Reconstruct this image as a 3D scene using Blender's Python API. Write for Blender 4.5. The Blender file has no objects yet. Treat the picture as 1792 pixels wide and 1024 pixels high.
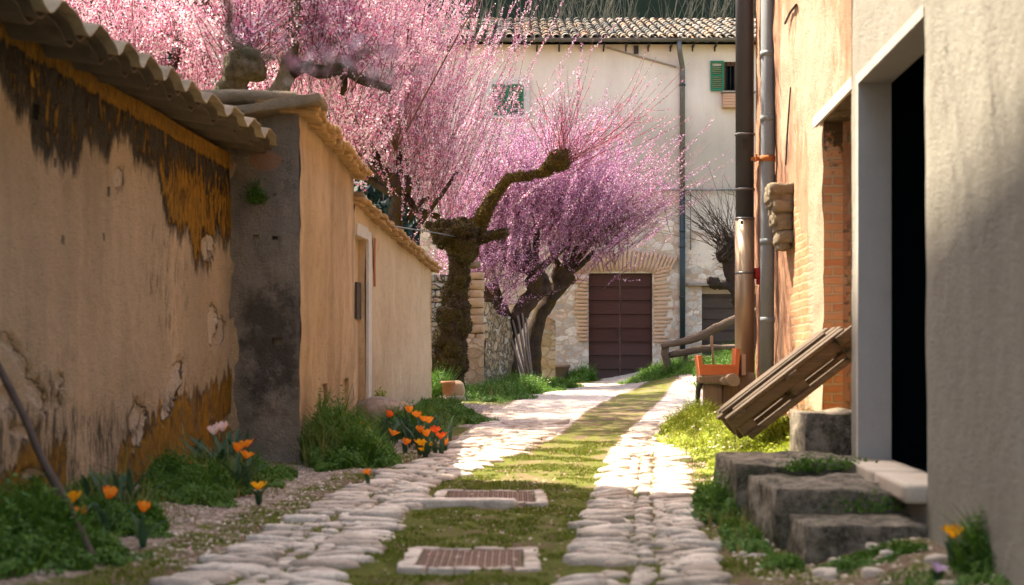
import bpy, bmesh, math, random
import numpy as np
from mathutils import Vector, Matrix, noise
random.seed(7); RNG = np.random.default_rng(7)
scene = bpy.context.scene
COL = scene.collection
F = 2489.0; CX = 896.0; HY = 610.0
R = math.radians
# design helper: photo measurement -> point in the world at distance Y (eye at the origin, z = height above the eye)
def at(px, py, Y): return Vector(((px-CX)/F*Y, Y, (HY-py)/F*Y))
def sst(a, b, x):
    t = np.clip((x-a)/(b-a), 0, 1); return t*t*(3-2*t)

# ---------------------------------------------------------------- objects
def tag(o, label=None, cat=None, group=None, kind=None):
    if label: o['label'] = label
    if cat: o['category'] = cat
    if group: o['group'] = group
    if kind: o['kind'] = kind
    return o
def thing(name, label, cat, loc=(0,0,0), group=None, rz=0):
    o = bpy.data.objects.new(name, None); COL.objects.link(o)
    o.location = loc; o.rotation_euler = (0,0,rz); o.empty_display_size = .2
    return tag(o, label, cat, group)
def link(name, me, mat, parent=None, world=True, label=None):
    o = bpy.data.objects.new(name, me); COL.objects.link(o)
    if mat is not None: me.materials.append(mat)
    if parent is not None:
        o.parent = parent
        if world:
            r = parent
            loc = Vector(r.location)
            while r.parent is not None:
                r = r.parent; loc = loc + Vector(r.location) if r.type == 'EMPTY' else loc
            if parent.type == 'EMPTY': o.matrix_parent_inverse = Matrix.Translation(-Vector(parent.location))
    if label: o['label'] = label
    return o
class MB:
    def __init__(s): s.v = []; s.f = []; s.sm = []; s.at = {}
    def add(s, vs, fs, smooth=False):
        b = len(s.v); s.v.extend([tuple(p) for p in vs])
        s.f.extend([tuple(i+b for i in f) for f in fs]); s.sm.extend([smooth]*len(fs)); return b
    def build(s, name, mat, parent=None, world=True, label=None, merge=False):
        me = bpy.data.meshes.new(name); me.from_pydata(s.v, [], s.f)
        me.polygons.foreach_set('use_smooth', s.sm); me.update()
        return link(name, me, mat, parent, world, label)
    def box(s, c, size, rot=None, smooth=False):
        x, y, z = [a/2 for a in size]; c = Vector(c)
        vs = [Vector((i*x, j*y, k*z)) for k in (-1,1) for j in (-1,1) for i in (-1,1)]
        if rot is not None: vs = [rot @ v for v in vs]
        vs = [v+c for v in vs]
        return s.add(vs, [(0,2,3,1),(4,5,7,6),(0,1,5,4),(2,6,7,3),(0,4,6,2),(1,3,7,5)], smooth)
    def bar(s, a, b, w, h, up=(0,0,1)):
        a = Vector(a); b = Vector(b); d = b-a; L = d.length; d.normalize()
        u = Vector(up); sd = d.cross(u); sd.normalize(); u = sd.cross(d)
        m = Matrix((sd, d, u)).transposed()
        s.box((a+b)/2, (w, L, h), m)
    def tube(s, pts, rad, n=8, amp=0, seed=0, fr=3.0, res=None, cap=True):
        pts = [Vector(p) for p in pts]
        if not hasattr(rad, '__len__'): rad = [rad]*len(pts)
        if res:
            P = []; Q = []
            m = len(pts)
            for i in range(m-1):
                p0 = pts[max(i-1,0)]; p1 = pts[i]; p2 = pts[i+1]; p3 = pts[min(i+2,m-1)]
                for k in range(res):
                    t = k/res
                    P.append(.5*((2*p1)+(p2-p0)*t+(2*p0-5*p1+4*p2-p3)*t*t+(-p0+3*p1-3*p2+p3)*t**3))
                    Q.append(rad[i]*(1-t)+rad[i+1]*t)
            P.append(pts[-1]); Q.append(rad[-1]); pts, rad = P, Q
        vs = []; m = len(pts); prev = None
        for i, p in enumerate(pts):
            d = pts[min(i+1,m-1)]-pts[max(i-1,0)]
            if d.length < 1e-9: d = Vector((0,0,1))
            d.normalize()
            if prev is None:
                a = d.cross(Vector((0.13,1,0.07))); 
                if a.length < .1: a = d.cross(Vector((1,0,0)))
            else: a = prev - d*prev.dot(d)
            a.normalize(); prev = a; b = d.cross(a)
            for k in range(n):
                t = 2*math.pi*k/n; o = (a*math.cos(t)+b*math.sin(t))
                r = rad[i]
                q = p+o*r
                if amp: q = q+o*(noise.noise((q+Vector((seed*7.3,0,0)))*fr)*amp+noise.noise((q+Vector((seed*7.3,5,0)))*fr*3.1)*amp*.45)
                vs.append(q)
        fs = [(i*n+k, i*n+(k+1)%n, (i+1)*n+(k+1)%n, (i+1)*n+k) for i in range(m-1) for k in range(n)]
        b0 = s.add(vs, fs, True)
        if cap:
            s.f.append(tuple(b0+k for k in reversed(range(n)))); s.sm.append(False)
            s.f.append(tuple(b0+(m-1)*n+k for k in range(n))); s.sm.append(False)
    def rock(s, c, size, rot=None, seed=0, n=5, rnd=.4, amp=.05, fr=3.0):
        c = Vector(c); idx = {}; vs = []; fs = []
        def gv(i, j, k):
            key = (i,j,k)
            if key in idx: return idx[key]
            p = Vector((i/n*2-1, j/n*2-1, k/n*2-1))
            q = p.copy(); 
            m = max(abs(p.x),abs(p.y),abs(p.z)); 
            q = p.normalized()*1.15
            p = p*(1-rnd)+q*rnd
            # round edges slightly
            w = Vector((p.x*size[0]/2, p.y*size[1]/2, p.z*size[2]/2))
            nn = noise.noise((w+Vector((seed*3.7,seed*1.3,0)))*fr)+.5*noise.noise((w+Vector((seed*3.7,9,0)))*fr*2.7)
            w = w + p.normalized()*nn*amp
            if rot is not None: w = rot @ w
            idx[key] = len(vs); vs.append(w+c); return idx[key]
        for a in range(n):
            for b in range(n):
                fs.append((gv(a,b,0),gv(a,b+1,0),gv(a+1,b+1,0),gv(a+1,b,0)))
                fs.append((gv(a,b,n),gv(a+1,b,n),gv(a+1,b+1,n),gv(a,b+1,n)))
                fs.append((gv(a,0,b),gv(a+1,0,b),gv(a+1,0,b+1),gv(a,0,b+1)))
                fs.append((gv(a,n,b),gv(a,n,b+1),gv(a+1,n,b+1),gv(a+1,n,b)))
                fs.append((gv(0,a,b),gv(0,a,b+1),gv(0,a+1,b+1),gv(0,a+1,b)))
                fs.append((gv(n,a,b),gv(n,a+1,b),gv(n,a+1,b+1),gv(n,a,b+1)))
        s.add(vs, fs, True)
    def lathe(s, c, prof, n=24, ax=None):
        c = Vector(c); vs = []
        for r, z in prof:
            for k in range(n):
                t = 2*math.pi*k/n; vs.append(c+Vector((r*math.cos(t), r*math.sin(t), z)))
        m = len(prof)
        s.add(vs, [(i*n+k, i*n+(k+1)%n, (i+1)*n+(k+1)%n, (i+1)*n+k) for i in range(m-1) for k in range(n)], True)

def np_mesh(name, V, Q, mat, parent=None, smooth=False):
    me = bpy.data.meshes.new(name)
    V = np.ascontiguousarray(V, dtype=np.float32); Q = np.ascontiguousarray(Q, dtype=np.int32)
    k = Q.shape[1]
    me.vertices.add(len(V)); me.vertices.foreach_set('co', V.ravel())
    me.loops.add(Q.size); me.loops.foreach_set('vertex_index', Q.ravel())
    me.polygons.add(len(Q)); me.polygons.foreach_set('loop_start', np.arange(0, Q.size, k, dtype=np.int32))
    try: me.polygons.foreach_set('loop_total', np.full(len(Q), k, dtype=np.int32))
    except Exception: pass
    if smooth: me.polygons.foreach_set('use_smooth', np.ones(len(Q), dtype=bool))
    me.update(calc_edges=True); me.validate()
    return link(name, me, mat, parent)
def set_attr(o, name, cols):
    a = o.data.color_attributes.new(name, 'FLOAT_COLOR', 'POINT')
    a.data.foreach_set('color', np.ascontiguousarray(cols, dtype=np.float32).ravel())

# ---------------------------------------------------------------- material nodes
class NT:
    def __init__(s, name):
        s.m = bpy.data.materials.new(name); s.m.use_nodes = True; s.t = s.m.node_tree
        s.t.nodes.clear()
        s.out = s.t.nodes.new('ShaderNodeOutputMaterial')
    def n(s, typ, ins=None, out=0, **props):
        nd = s.t.nodes.new('ShaderNode'+typ)
        for k, v in props.items(): setattr(nd, k, v)
        for k, v in (ins or {}).items():
            sk = nd.inputs[k]
            if isinstance(v, bpy.types.NodeSocket): s.t.links.new(v, sk)
            else:
                if hasattr(sk.default_value, '__len__') and not hasattr(v, '__len__'): v = (v,)*len(sk.default_value)
                if hasattr(sk.default_value, '__len__') and len(sk.default_value) == 4 and len(v) == 3: v = (*v, 1)
                sk.default_value = v
        return nd.outputs[out]
    def co(s, scale=(1,1,1)):
        c = s.n('TexCoord', out=3)
        return s.n('Mapping', {'Vector': c, 'Scale': scale})
    def noise(s, scale, stretch=(1,1,1), detail=6, rough=.6, off=0, dist=0):
        c = s.n('TexCoord', out=3)
        c = s.n('Mapping', {'Vector': c, 'Scale': stretch, 'Location': (off, off*1.7, off*.6)})
        return s.n('TexNoise', {'Vector': c, 'Scale': scale, 'Detail': detail, 'Roughness': rough, 'Distortion': dist})
    def ramp(s, fac, stops, interp='LINEAR'):
        nd = s.t.nodes.new('ShaderNodeValToRGB'); s.t.links.new(fac, nd.inputs[0])
        cr = nd.color_ramp; cr.interpolation = interp
        while len(cr.elements) < len(stops): cr.elements.new(.5)
        for e, (p, c) in zip(cr.elements, stops):
            e.position = p
            if not hasattr(c, '__len__'): c = (c,c,c)
            e.color = (*c, 1) if len(c) == 3 else c
        return nd.outputs[0]
    def step(s, fac, a, b): return s.ramp(fac, [(a, 0), (b, 1)])
    def mix(s, fac, a, b, mode='MIX'):
        nd = s.t.nodes.new('ShaderNodeMix'); nd.data_type = 'RGBA'; nd.blend_type = mode
        for sk, v in ((nd.inputs[0], fac), (nd.inputs[6], a), (nd.inputs[7], b)):
            if isinstance(v, bpy.types.NodeSocket): s.t.links.new(v, sk)
            else: sk.default_value = (*v, 1) if hasattr(v, '__len__') else v
        return nd.outputs[2]
    def math(s, op, a, b=0, c=0, clamp=False):
        nd = s.t.nodes.new('ShaderNodeMath'); nd.operation = op; nd.use_clamp = clamp
        for i, v in enumerate((a, b, c)):
            if isinstance(v, bpy.types.NodeSocket): s.t.links.new(v, nd.inputs[i])
            else: nd.inputs[i].default_value = v
        return nd.outputs[0]
    def attr(s, name='mask'):
        a = s.n('Attribute', out=0, attribute_name=name)
        nd = s.t.nodes.new('ShaderNodeSeparateColor'); s.t.links.new(a, nd.inputs[0]); return nd.outputs
    def isl(s): return s.n('NewGeometry', out=8)
    def bump(s, h, strength=.5, dist=.02, nrm=None):
        ins = {'Height': h, 'Strength': strength, 'Distance': dist}
        if nrm is not None: ins['Normal'] = nrm
        return s.n('Bump', ins)
    def fin(s, col, rough=.85, bump=None, metal=0, spec=.3, trans=0, **kw):
        ins = {'Base Color': col, 'Roughness': rough, 'Metallic': metal, 'Specular IOR Level': spec}
        if bump is not None: ins['Normal'] = bump
        p = s.n('BsdfPrincipled', ins)
        if trans:
            tr = s.n('BsdfTranslucent', {'Color': col})
            nd = s.t.nodes.new('ShaderNodeMixShader'); nd.inputs[0].default_value = trans
            s.t.links.new(p, nd.inputs[1]); s.t.links.new(tr, nd.inputs[2]); p = nd.outputs[0]
        s.t.links.new(p, s.out.inputs[0]); return s.m

MT = {}
def simple(name, a, b, scale=6, rough=.85, stretch=(1,1,1), bump=.3, bd=.01, metal=0, spec=.3, fine=60):
    t = NT(name)
    n1 = t.noise(scale, stretch); n2 = t.noise(fine, stretch, off=3)
    c = t.mix(t.step(n1, .3, .7), a, b)
    c = t.mix(t.math('MULTIPLY', t.step(n2, .3, .75), .35), c, tuple(x*.45 for x in a))
    h = t.math('ADD', n1, t.math('MULTIPLY', n2, .5))
    MT[name] = t.fin(c, rough, t.bump(h, bump, bd), metal, spec); return MT[name]

# old lime plaster: blotches, vertical drip streaks, pitted grain, optional painted masks
def plaster(name, a, b, streak, samt=.6, dark=(.05,.045,.035), darkamt=.25, bump=.6, sscale=3.0, mask=None, pit=.5):
    t = NT(name)
    big = t.noise(.9, off=1, detail=8, rough=.65)
    med = t.noise(6, off=4, detail=8, rough=.7)
    fine = t.noise(70, off=9, detail=4, rough=.7)
    st = t.noise(sscale, (2.0,2.0,.26), off=6, detail=7, rough=.62)
    st2 = t.noise(sscale*4, (2.2,2.2,.35), off=16, detail=6, rough=.6)
    c = t.mix(t.step(big, .35, .65), a, b)
    c = t.mix(t.math('MULTIPLY', t.step(st, .40, .72), samt), c, streak)
    c = t.mix(t.math('MULTIPLY', t.step(st2, .48, .80), samt*.35), c, streak)
    c = t.mix(t.math('MULTIPLY', t.step(med, .5, .78), darkamt), c, dark)
    c = t.mix(t.math('MULTIPLY', t.step(fine, .58, .75), pit), c, tuple(x*.35 for x in a))
    c = t.mix(t.math('MULTIPLY', t.step(fine, .42, .25), pit*.5), c, tuple(min(1,x*1.25) for x in b))
    h = t.math('ADD', t.math('MULTIPLY', med, 1.4), t.math('MULTIPLY', fine, .75))
    rough = .9
    if mask: c, h = mask(t, c, h, med, fine, st, st2)
    MT[name] = t.fin(c, rough, t.bump(h, bump, .03)); return MT[name]

OCH = (.54,.27,.02); OCH2 = (.13,.075,.014)
def mask_lichen(t, c, h, med, fine, st, st2):
    r, g, b, *_ = t.attr()
    lum = t.noise(9, (1.6,1.6,.35), off=21, detail=9, rough=.75)
    l2 = t.noise(22, (1.5,1.5,.4), off=31, detail=6, rough=.75)
    och = t.mix(t.step(l2, .35, .65), OCH2, OCH)
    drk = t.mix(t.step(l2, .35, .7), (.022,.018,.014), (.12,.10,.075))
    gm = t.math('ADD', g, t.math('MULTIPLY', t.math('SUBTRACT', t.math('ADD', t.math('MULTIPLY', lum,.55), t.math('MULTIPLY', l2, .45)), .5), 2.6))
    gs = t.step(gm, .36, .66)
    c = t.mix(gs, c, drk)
    rm = t.math('ADD', r, t.math('MULTIPLY', t.math('SUBTRACT', t.math('ADD', t.math('MULTIPLY', lum,.6), t.math('MULTIPLY', l2, .4)), .5), 2.4))
    rs = t.step(rm, .47, .56)
    c = t.mix(rs, c, och)
    bm = t.math('ADD', b, t.math('MULTIPLY', t.math('SUBTRACT', med, .5), 1.1))
    bs = t.step(bm, .47, .53)
    c = t.mix(bs, c, t.mix(t.step(fine, .35, .65), (.58,.48,.38), (.80,.68,.56)))
    h = t.math('ADD', h, t.math('ADD', t.math('MULTIPLY', rs, .5), t.math('MULTIPLY', bs, -1.0)))
    return c, h
plaster('lichen_plaster', (.80,.62,.42), (.60,.455,.315), (.24,.20,.15), .7, (.24,.18,.125), .55, 1.5, .8, mask_lichen)
plaster('plain_lichen_plaster', (.50,.34,.19), (.42,.28,.16), (.2,.15,.1), .6)
def mask_stain(t, c, h, med, fine, st, st2):
    r, g, b, *_ = t.attr()
    n = t.noise(5, off=40, detail=10, rough=.78)
    gm = t.math('ADD', g, t.math('MULTIPLY', t.math('SUBTRACT', n, .5), 2.2))
    c = t.mix(t.math('MULTIPLY', t.step(gm, .36, .80), .78), c, (.05,.041,.032))
    bm = t.math('ADD', b, t.math('MULTIPLY', t.math('SUBTRACT', med, .5), 1.4))
    bs = t.step(bm, .46, .54)
    c = t.mix(bs, c, (.42,.24,.15))
    rm = t.math('ADD', r, t.math('MULTIPLY', t.math('SUBTRACT', n, .5), 1.0))
    c = t.mix(t.math('MULTIPLY', t.step(rm, .4, .6), .8), c, (.40,.3,.22))
    return c, h
plaster('grey_plaster', (.46,.385,.30), (.30,.25,.195), (.12,.10,.08), .6, (.04,.034,.027), .75, 1.4, 3, mask_stain, .8)
plaster('ochre_plaster', (.70,.51,.31), (.52,.365,.21), (.22,.145,.09), .95, (.12,.085,.055), .5, 1.2, .55)
plaster('honey_plaster', (.80,.62,.40), (.64,.46,.275), (.50,.33,.18), .6, (.36,.22,.12), .6, 1.3, .6)
plaster('pale_plaster', (.41,.375,.315), (.32,.295,.25), (.23,.205,.165), .55, (.2,.175,.14), .45, .9, 2.4, None, .6)
plaster('jamb_plaster', (.52,.48,.44), (.46,.42,.385), (.36,.33,.30), .2, (.16,.14,.12), .2, .35, 2.4, None, .3)

# orange building: render over brick, brick showing where the mask says
def brick_nodes(t, vec_scale=(1,1,1), off=0):
    c = t.n('TexCoord', out=3)
    sx = t.t.nodes.new('ShaderNodeSeparateXYZ'); t.t.links.new(c, sx.inputs[0])
    wob = t.math('MULTIPLY', t.math('SUBTRACT', t.noise(5, off=2), .5), .05)
    u = t.math('ADD', t.math('ADD', sx.outputs[0], sx.outputs[1]), wob)
    v = t.math('ADD', sx.outputs[2], wob)
    cb = t.t.nodes.new('ShaderNodeCombineXYZ'); t.t.links.new(u, cb.inputs[0]); t.t.links.new(v, cb.inputs[1])
    br = t.t.nodes.new('ShaderNodeTexBrick'); t.t.links.new(cb.outputs[0], br.inputs['Vector'])
    for k, vv in {'Scale':1.0,'Mortar Size':.012,'Mortar Smooth':.3,'Bias':0.0,'Brick Width':.27,'Row Height':.075}.items(): br.inputs[k].default_value = vv
    br.inputs['Color1'].default_value = (.50,.20,.09,1); br.inputs['Color2'].default_value = (.62,.33,.17,1)
    br.inputs['Mortar'].default_value = (.50,.36,.23,1)
    return br.outputs[0], br.outputs[1]
def mask_brick(t, c, h, med, fine, st, st2):
    r, g, b, *_ = t.attr()
    bc, bf = brick_nodes(t)
    bc = t.mix(t.math('MULTIPLY', t.step(med, .45, .7), .5), bc, (.5,.34,.2))
    rm = t.math('ADD', r, t.math('MULTIPLY', t.math('SUBTRACT', med, .5), 1.3))
    rs = t.step(rm, .46, .54)
    c = t.mix(rs, c, bc)
    bm = t.math('ADD', b, t.math('MULTIPLY', t.math('SUBTRACT', t.noise(8,(1,1,.4),off=7,detail=8,rough=.7), .5), 1.6))
    c = t.mix(t.step(bm, .42, .58), c, t.mix(t.step(fine, .35, .65), (.34,.22,.14), (.60,.46,.34)))
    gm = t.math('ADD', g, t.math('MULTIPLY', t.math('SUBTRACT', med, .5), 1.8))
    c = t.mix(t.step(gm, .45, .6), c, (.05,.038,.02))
    h = t.math('ADD', h, t.math('MULTIPLY', t.math('MULTIPLY', rs, bf), -1.2))
    return c, h
plaster('orange_plaster', (.46,.235,.135), (.37,.165,.09), (.50,.34,.235), .9, (.34,.17,.08), .5, 1.0, 2.4, mask_brick)

def brick_wall():
    t = NT('brick_wall'); bc, bf = brick_nodes(t); n = t.noise(6, off=3, detail=9, rough=.75)
    c = t.mix(t.math('MULTIPLY', t.step(n, .45, .7), .55), bc, (.52,.38,.25))
    co_ = t.n('TexCoord', out=3); sx = t.t.nodes.new('ShaderNodeSeparateXYZ'); t.t.links.new(co_, sx.inputs[0])
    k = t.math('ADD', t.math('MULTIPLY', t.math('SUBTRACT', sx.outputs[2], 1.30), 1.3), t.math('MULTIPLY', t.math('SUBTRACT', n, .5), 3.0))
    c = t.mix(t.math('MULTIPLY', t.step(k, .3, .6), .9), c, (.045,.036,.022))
    MT['brick_wall'] = t.fin(c, .9, t.bump(t.math('ADD', t.math('MULTIPLY', bf, -1.2), n), .9, .02))
brick_wall()
# rubble masonry below plaster
def rubble_cols(t, scale=3.2, squash=1.7, a=(.50,.42,.33), b=(.34,.27,.2), mortar=(.52,.37,.24), wid=.07):
    c = t.n('TexCoord', out=3)
    wob = t.n('TexNoise', {'Vector': c, 'Scale': 4.5, 'Detail': 6, 'Roughness': .65}, out=1)
    c2 = t.n('VectorMath', {0: wob, 1: (.21,.21,.16)}, operation='MULTIPLY')
    c3 = t.n('VectorMath', {0: c, 1: c2}, operation='ADD')
    c4 = t.n('Mapping', {'Vector': c3, 'Scale': (1,1,squash)})
    vd = t.n('TexVoronoi', {'Vector': c4, 'Scale': scale}, feature='DISTANCE_TO_EDGE')
    vc = t.n('TexVoronoi', {'Vector': c4, 'Scale': scale}, out=1, feature='F1')
    sp = t.t.nodes.new('ShaderNodeSeparateColor'); t.t.links.new(vc, sp.inputs[0])
    sc = t.mix(sp.outputs[0], a, b)
    sc = t.mix(t.math('MULTIPLY', t.step(sp.outputs[1], .6, .9), .5), sc, (.55,.50,.42))
    sc = t.mix(t.math('MULTIPLY', t.step(sp.outputs[2], .75, .95), .5), sc, (.5,.28,.17))
    sc = t.mix(t.math('MULTIPLY', t.step(t.noise(14, detail=8, rough=.75, off=2), .42, .75), .6), sc, tuple(x*.4 for x in b))
    e = t.math('ADD', vd, t.math('MULTIPLY', t.math('SUBTRACT', t.noise(7, off=5, detail=8, rough=.7), .5), .22))
    m = t.step(e, wid*.4, wid)
    col = t.mix(m, mortar, sc)
    return col, m
def mask_stone(t, c, h, med, fine, st, st2):
    r, g, b, *_ = t.attr()
    c = t.mix(t.math('MULTIPLY', g, .75), c, (.34,.30,.235))
    c = t.mix(t.math('MULTIPLY', t.step(st, .4, .7), .15), c, (.18,.16,.13))
    rc, m = rubble_cols(t, 4.2, 1.75, (.74,.64,.52), (.40,.33,.26), (.44,.31,.20))
    rm = t.math('ADD', r, t.math('MULTIPLY', t.math('SUBTRACT', t.noise(2.2, detail=10, rough=.72, off=12), .5), 1.1))
    rs = t.step(rm, .48, .52)
    bm = t.math('ADD', b, t.math('MULTIPLY', t.math('SUBTRACT', med, .5), .8))
    c = t.mix(rs, c, rc)
    c = t.mix(t.math('MULTIPLY', t.step(bm, .45, .55), .8), c, (.68,.58,.46))
    h = t.math('ADD', t.math('MULTIPLY', h, .4), t.math('MULTIPLY', t.math('MULTIPLY', rs, m), 1.3))
    return c, h
plaster('house_plaster', (.70,.63,.53), (.63,.57,.475), (.56,.47,.36), .2, (.5,.43,.35), .2, .3, 1.2, mask_stone, .15)
def rubble(name, **kw):
    t = NT(name); c, m = rubble_cols(t, **kw)
    f = t.noise(30, off=8, detail=6, rough=.7)
    MT[name] = t.fin(c, .9, t.bump(t.math('ADD', m, t.math('MULTIPLY', f, .8)), .9, .035)); return MT[name]
rubble('rubble', scale=3.4, a=(.56,.42,.27), b=(.4,.29,.18), mortar=(.42,.29,.17))
rubble('rough_rubble', scale=5.5, squash=1.4, a=(.38,.29,.17), b=(.22,.16,.09), mortar=(.13,.09,.05), wid=.1)
rubble('dry_stone', scale=4.2, squash=2.2, a=(.52,.46,.38), b=(.38,.33,.27), mortar=(.08,.065,.05), wid=.06)
rubble('shading_tower_stone', scale=2.5)

simple('warm_stone', (.50,.36,.22), (.38,.26,.16), 5, bump=.7, bd=.02)
simple('boulder', (.36,.27,.19), (.24,.18,.13), 6, bump=.8, bd=.02)
def dstone():
    t = NT('dark_stone'); n = t.noise(8, detail=10, rough=.8); m = t.noise(26, detail=8, rough=.8, off=3); f = t.noise(90, detail=3, off=5)
    c = t.mix(t.step(n, .42, .58), (.085,.072,.055), (.40,.335,.26))
    c = t.mix(t.math('MULTIPLY', t.step(m, .52, .62), .8), c, (.46,.39,.30))
    c = t.mix(t.math('MULTIPLY', t.step(t.noise(5, off=8, detail=8, rough=.75), .52, .62), .6), c, (.06,.075,.018))
    MT['dark_stone'] = t.fin(c, .9, t.bump(t.math('ADD', n, t.math('MULTIPLY', f, .4)), 1, .05))
dstone()
simple('threshold_stone', (.66,.56,.46), (.56,.47,.38), 5, bump=.3)
simple('cap_stone', (.27,.21,.14), (.16,.125,.08), 8, bump=.9, bd=.03)
simple('cap_tile', (.50,.30,.13), (.28,.19,.09), 8, bump=.7, bd=.02, stretch=(1,1,1))
simple('cement', (.33,.28,.22), (.24,.2,.16), 9, bump=.6)
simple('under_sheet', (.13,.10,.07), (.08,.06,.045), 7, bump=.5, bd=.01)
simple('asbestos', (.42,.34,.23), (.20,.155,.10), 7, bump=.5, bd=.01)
simple('terracotta', (.50,.23,.12), (.40,.17,.09), 8, bump=.3)
simple('old_terracotta', (.30,.19,.12), (.22,.15,.10), 8, bump=.5)
simple('orange_plastic', (.72,.20,.06), (.64,.17,.05), 8, rough=.5, bump=.1)
simple('green_paint', (.012,.17,.075), (.010,.13,.06), 6, rough=.5, bump=.1)
simple('white_paint', (.60,.57,.51), (.50,.47,.42), 6, rough=.6, bump=.2)
simple('brown_wood', (.16,.085,.045), (.10,.055,.03), 5, stretch=(1,1,6), bump=.4)
simple('grey_metal', (.17,.165,.155), (.11,.105,.1), 4, rough=.5, metal=.5, bump=.1)
simple('teal_metal', (.035,.055,.06), (.022,.035,.04), 4, rough=.45, metal=.3, bump=.1)
simple('iron', (.03,.028,.025), (.05,.045,.04), 6, rough=.6, metal=.4, bump=.1)
simple('pvc', (.23,.25,.265), (.18,.20,.215), 3, rough=.55, bump=.15, bd=.005)
simple('galvanised', (.22,.22,.22), (.17,.17,.17), 3, rough=.45, metal=.6, bump=.1)
simple('rust', (.42,.14,.04), (.30,.09,.03), 12, bump=.4)
simple('red_plastic', (.42,.02,.02), (.32,.015,.015), 5, rough=.45, bump=.1)
simple('dark_interior', (.004,.008,.009), (.003,.006,.007), 3, rough=1, bump=.1, spec=0)  # near-black colour stands in for the shade inside the openings
simple('stick', (.11,.075,.055), (.06,.042,.032), 12, bump=.5)
simple('pale_wood', (.42,.30,.19), (.30,.21,.13), 6, bump=.5)
simple('bare_bark', (.045,.032,.026), (.025,.019,.016), 14, bump=1, bd=.03)
simple('twig', (.17,.085,.065), (.11,.055,.045), 14, bump=.2)
simple('brick_soft', (.56,.35,.22), (.50,.30,.18), 5, bump=.5)
def flue_mat():
    t = NT('steel_flue')
    n = t.noise(2, (4,4,.3))
    MT['steel_flue'] = t.fin(t.mix(n, (.42,.31,.20), (.32,.235,.155)), .42, t.bump(t.noise(8), .05, .01), .55, .5)
    t = NT('dark_flue')
    MT['dark_flue'] = t.fin(t.mix(t.noise(3), (.06,.062,.066), (.045,.046,.05)), .5, None, 0, .35)
flue_mat()
def wood(name, a, b, ax=0, sc=4, rough=.8, worn=None):
    t = NT(name); st = [9,9,9]; st[ax] = .7
    g = t.noise(sc, tuple(st), detail=8, rough=.7, dist=.4); m = t.noise(3, off=5)
    c = t.mix(t.step(g, .3, .7), a, b)
    c = t.mix(t.math('MULTIPLY', t.step(m, .45, .7), .5), c, worn or tuple(x*.5 for x in a))
    r = t.mix(t.math('MULTIPLY', t.isl(), .4), c, tuple(x*.55 for x in b))
    MT[name] = t.fin(r, rough, t.bump(g, .6, .012)); return MT[name]
wood('weathered_wood', (.16,.11,.072), (.05,.035,.024), 0)
wood('post_wood', (.40,.27,.16), (.24,.155,.09), 2)
wood('log_wood', (.22,.15,.10), (.11,.075,.05), 0)
simple('scrub_wood', (.13,.12,.095), (.08,.075,.06), 3, spec=0)
simple('grey_glass', (.07,.055,.045), (.05,.04,.035), 3, rough=.5)
wood('pole_wood', (.30,.24,.19), (.16,.12,.10), 2)
def door_mat(name, a, b, worn):
    t = NT(name)
    g = t.noise(5, (.8,8,8), detail=8, rough=.7, dist=.3)
    c = t.mix(t.step(g, .3, .7), a, b)
    z = t.n('TexCoord', out=3); sx = t.t.nodes.new('ShaderNodeSeparateXYZ'); t.t.links.new(z, sx.inputs[0])
    low = t.math('ADD', t.math('MULTIPLY', sx.outputs[2], -.6), t.math('MULTIPLY', g, .7))
    c = t.mix(t.math('MULTIPLY', t.step(low, .2, .75), .9), c, worn)
    c = t.mix(t.math('MULTIPLY', t.isl(), .5), c, tuple(x*.5 for x in a))
    MT[name] = t.fin(c, .6, t.bump(g, .5, .01))
door_mat('door_wood', (.085,.024,.014), (.035,.013,.009), (.06,.042,.035))
door_mat('dark_door_wood', (.09,.055,.035), (.04,.028,.02), (.03,.025,.022))
# mossy bark
def bark(name, a, b, moss, amt):
    t = NT(name)
    n = t.noise(9, (1,1,.5), detail=9, rough=.75); m = t.noise(3.5, detail=8, rough=.7, off=3); f = t.noise(45, off=6, detail=4)
    c = t.mix(t.step(n, .35, .65), a, b)
    mc = t.mix(t.step(f, .35, .65), tuple(x*.35 for x in moss), moss)
    c = t.mix(t.step(m, .62-amt*.4, .7-amt*.4), c, mc)
    MT[name] = t.fin(c, .95, t.bump(t.math('ADD', n, t.math('MULTIPLY', f, .6)), 1, .05), spec=.1)
bark('mossy_bark', (.085,.055,.035), (.028,.019,.013), (.085,.062,.016), .42)
bark('stub_bark', (.17,.14,.09), (.06,.048,.03), (.10,.085,.025), .35)
bark('golden_bark', (.12,.08,.04), (.035,.024,.013), (.14,.095,.02), .45)
bark('grey_bark', (.30,.25,.165), (.12,.095,.06), (.15,.12,.03), .2)
bark('dark_bark', (.09,.06,.045), (.03,.021,.017), (.10,.065,.015), .3)
def dry():
    t = NT('leaf_dry'); MT['leaf_dry'] = t.fin(t.mix(t.isl(), (.30,.24,.09), (.16,.20,.04)), .7, None, spec=.2, trans=.3)
dry()
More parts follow.
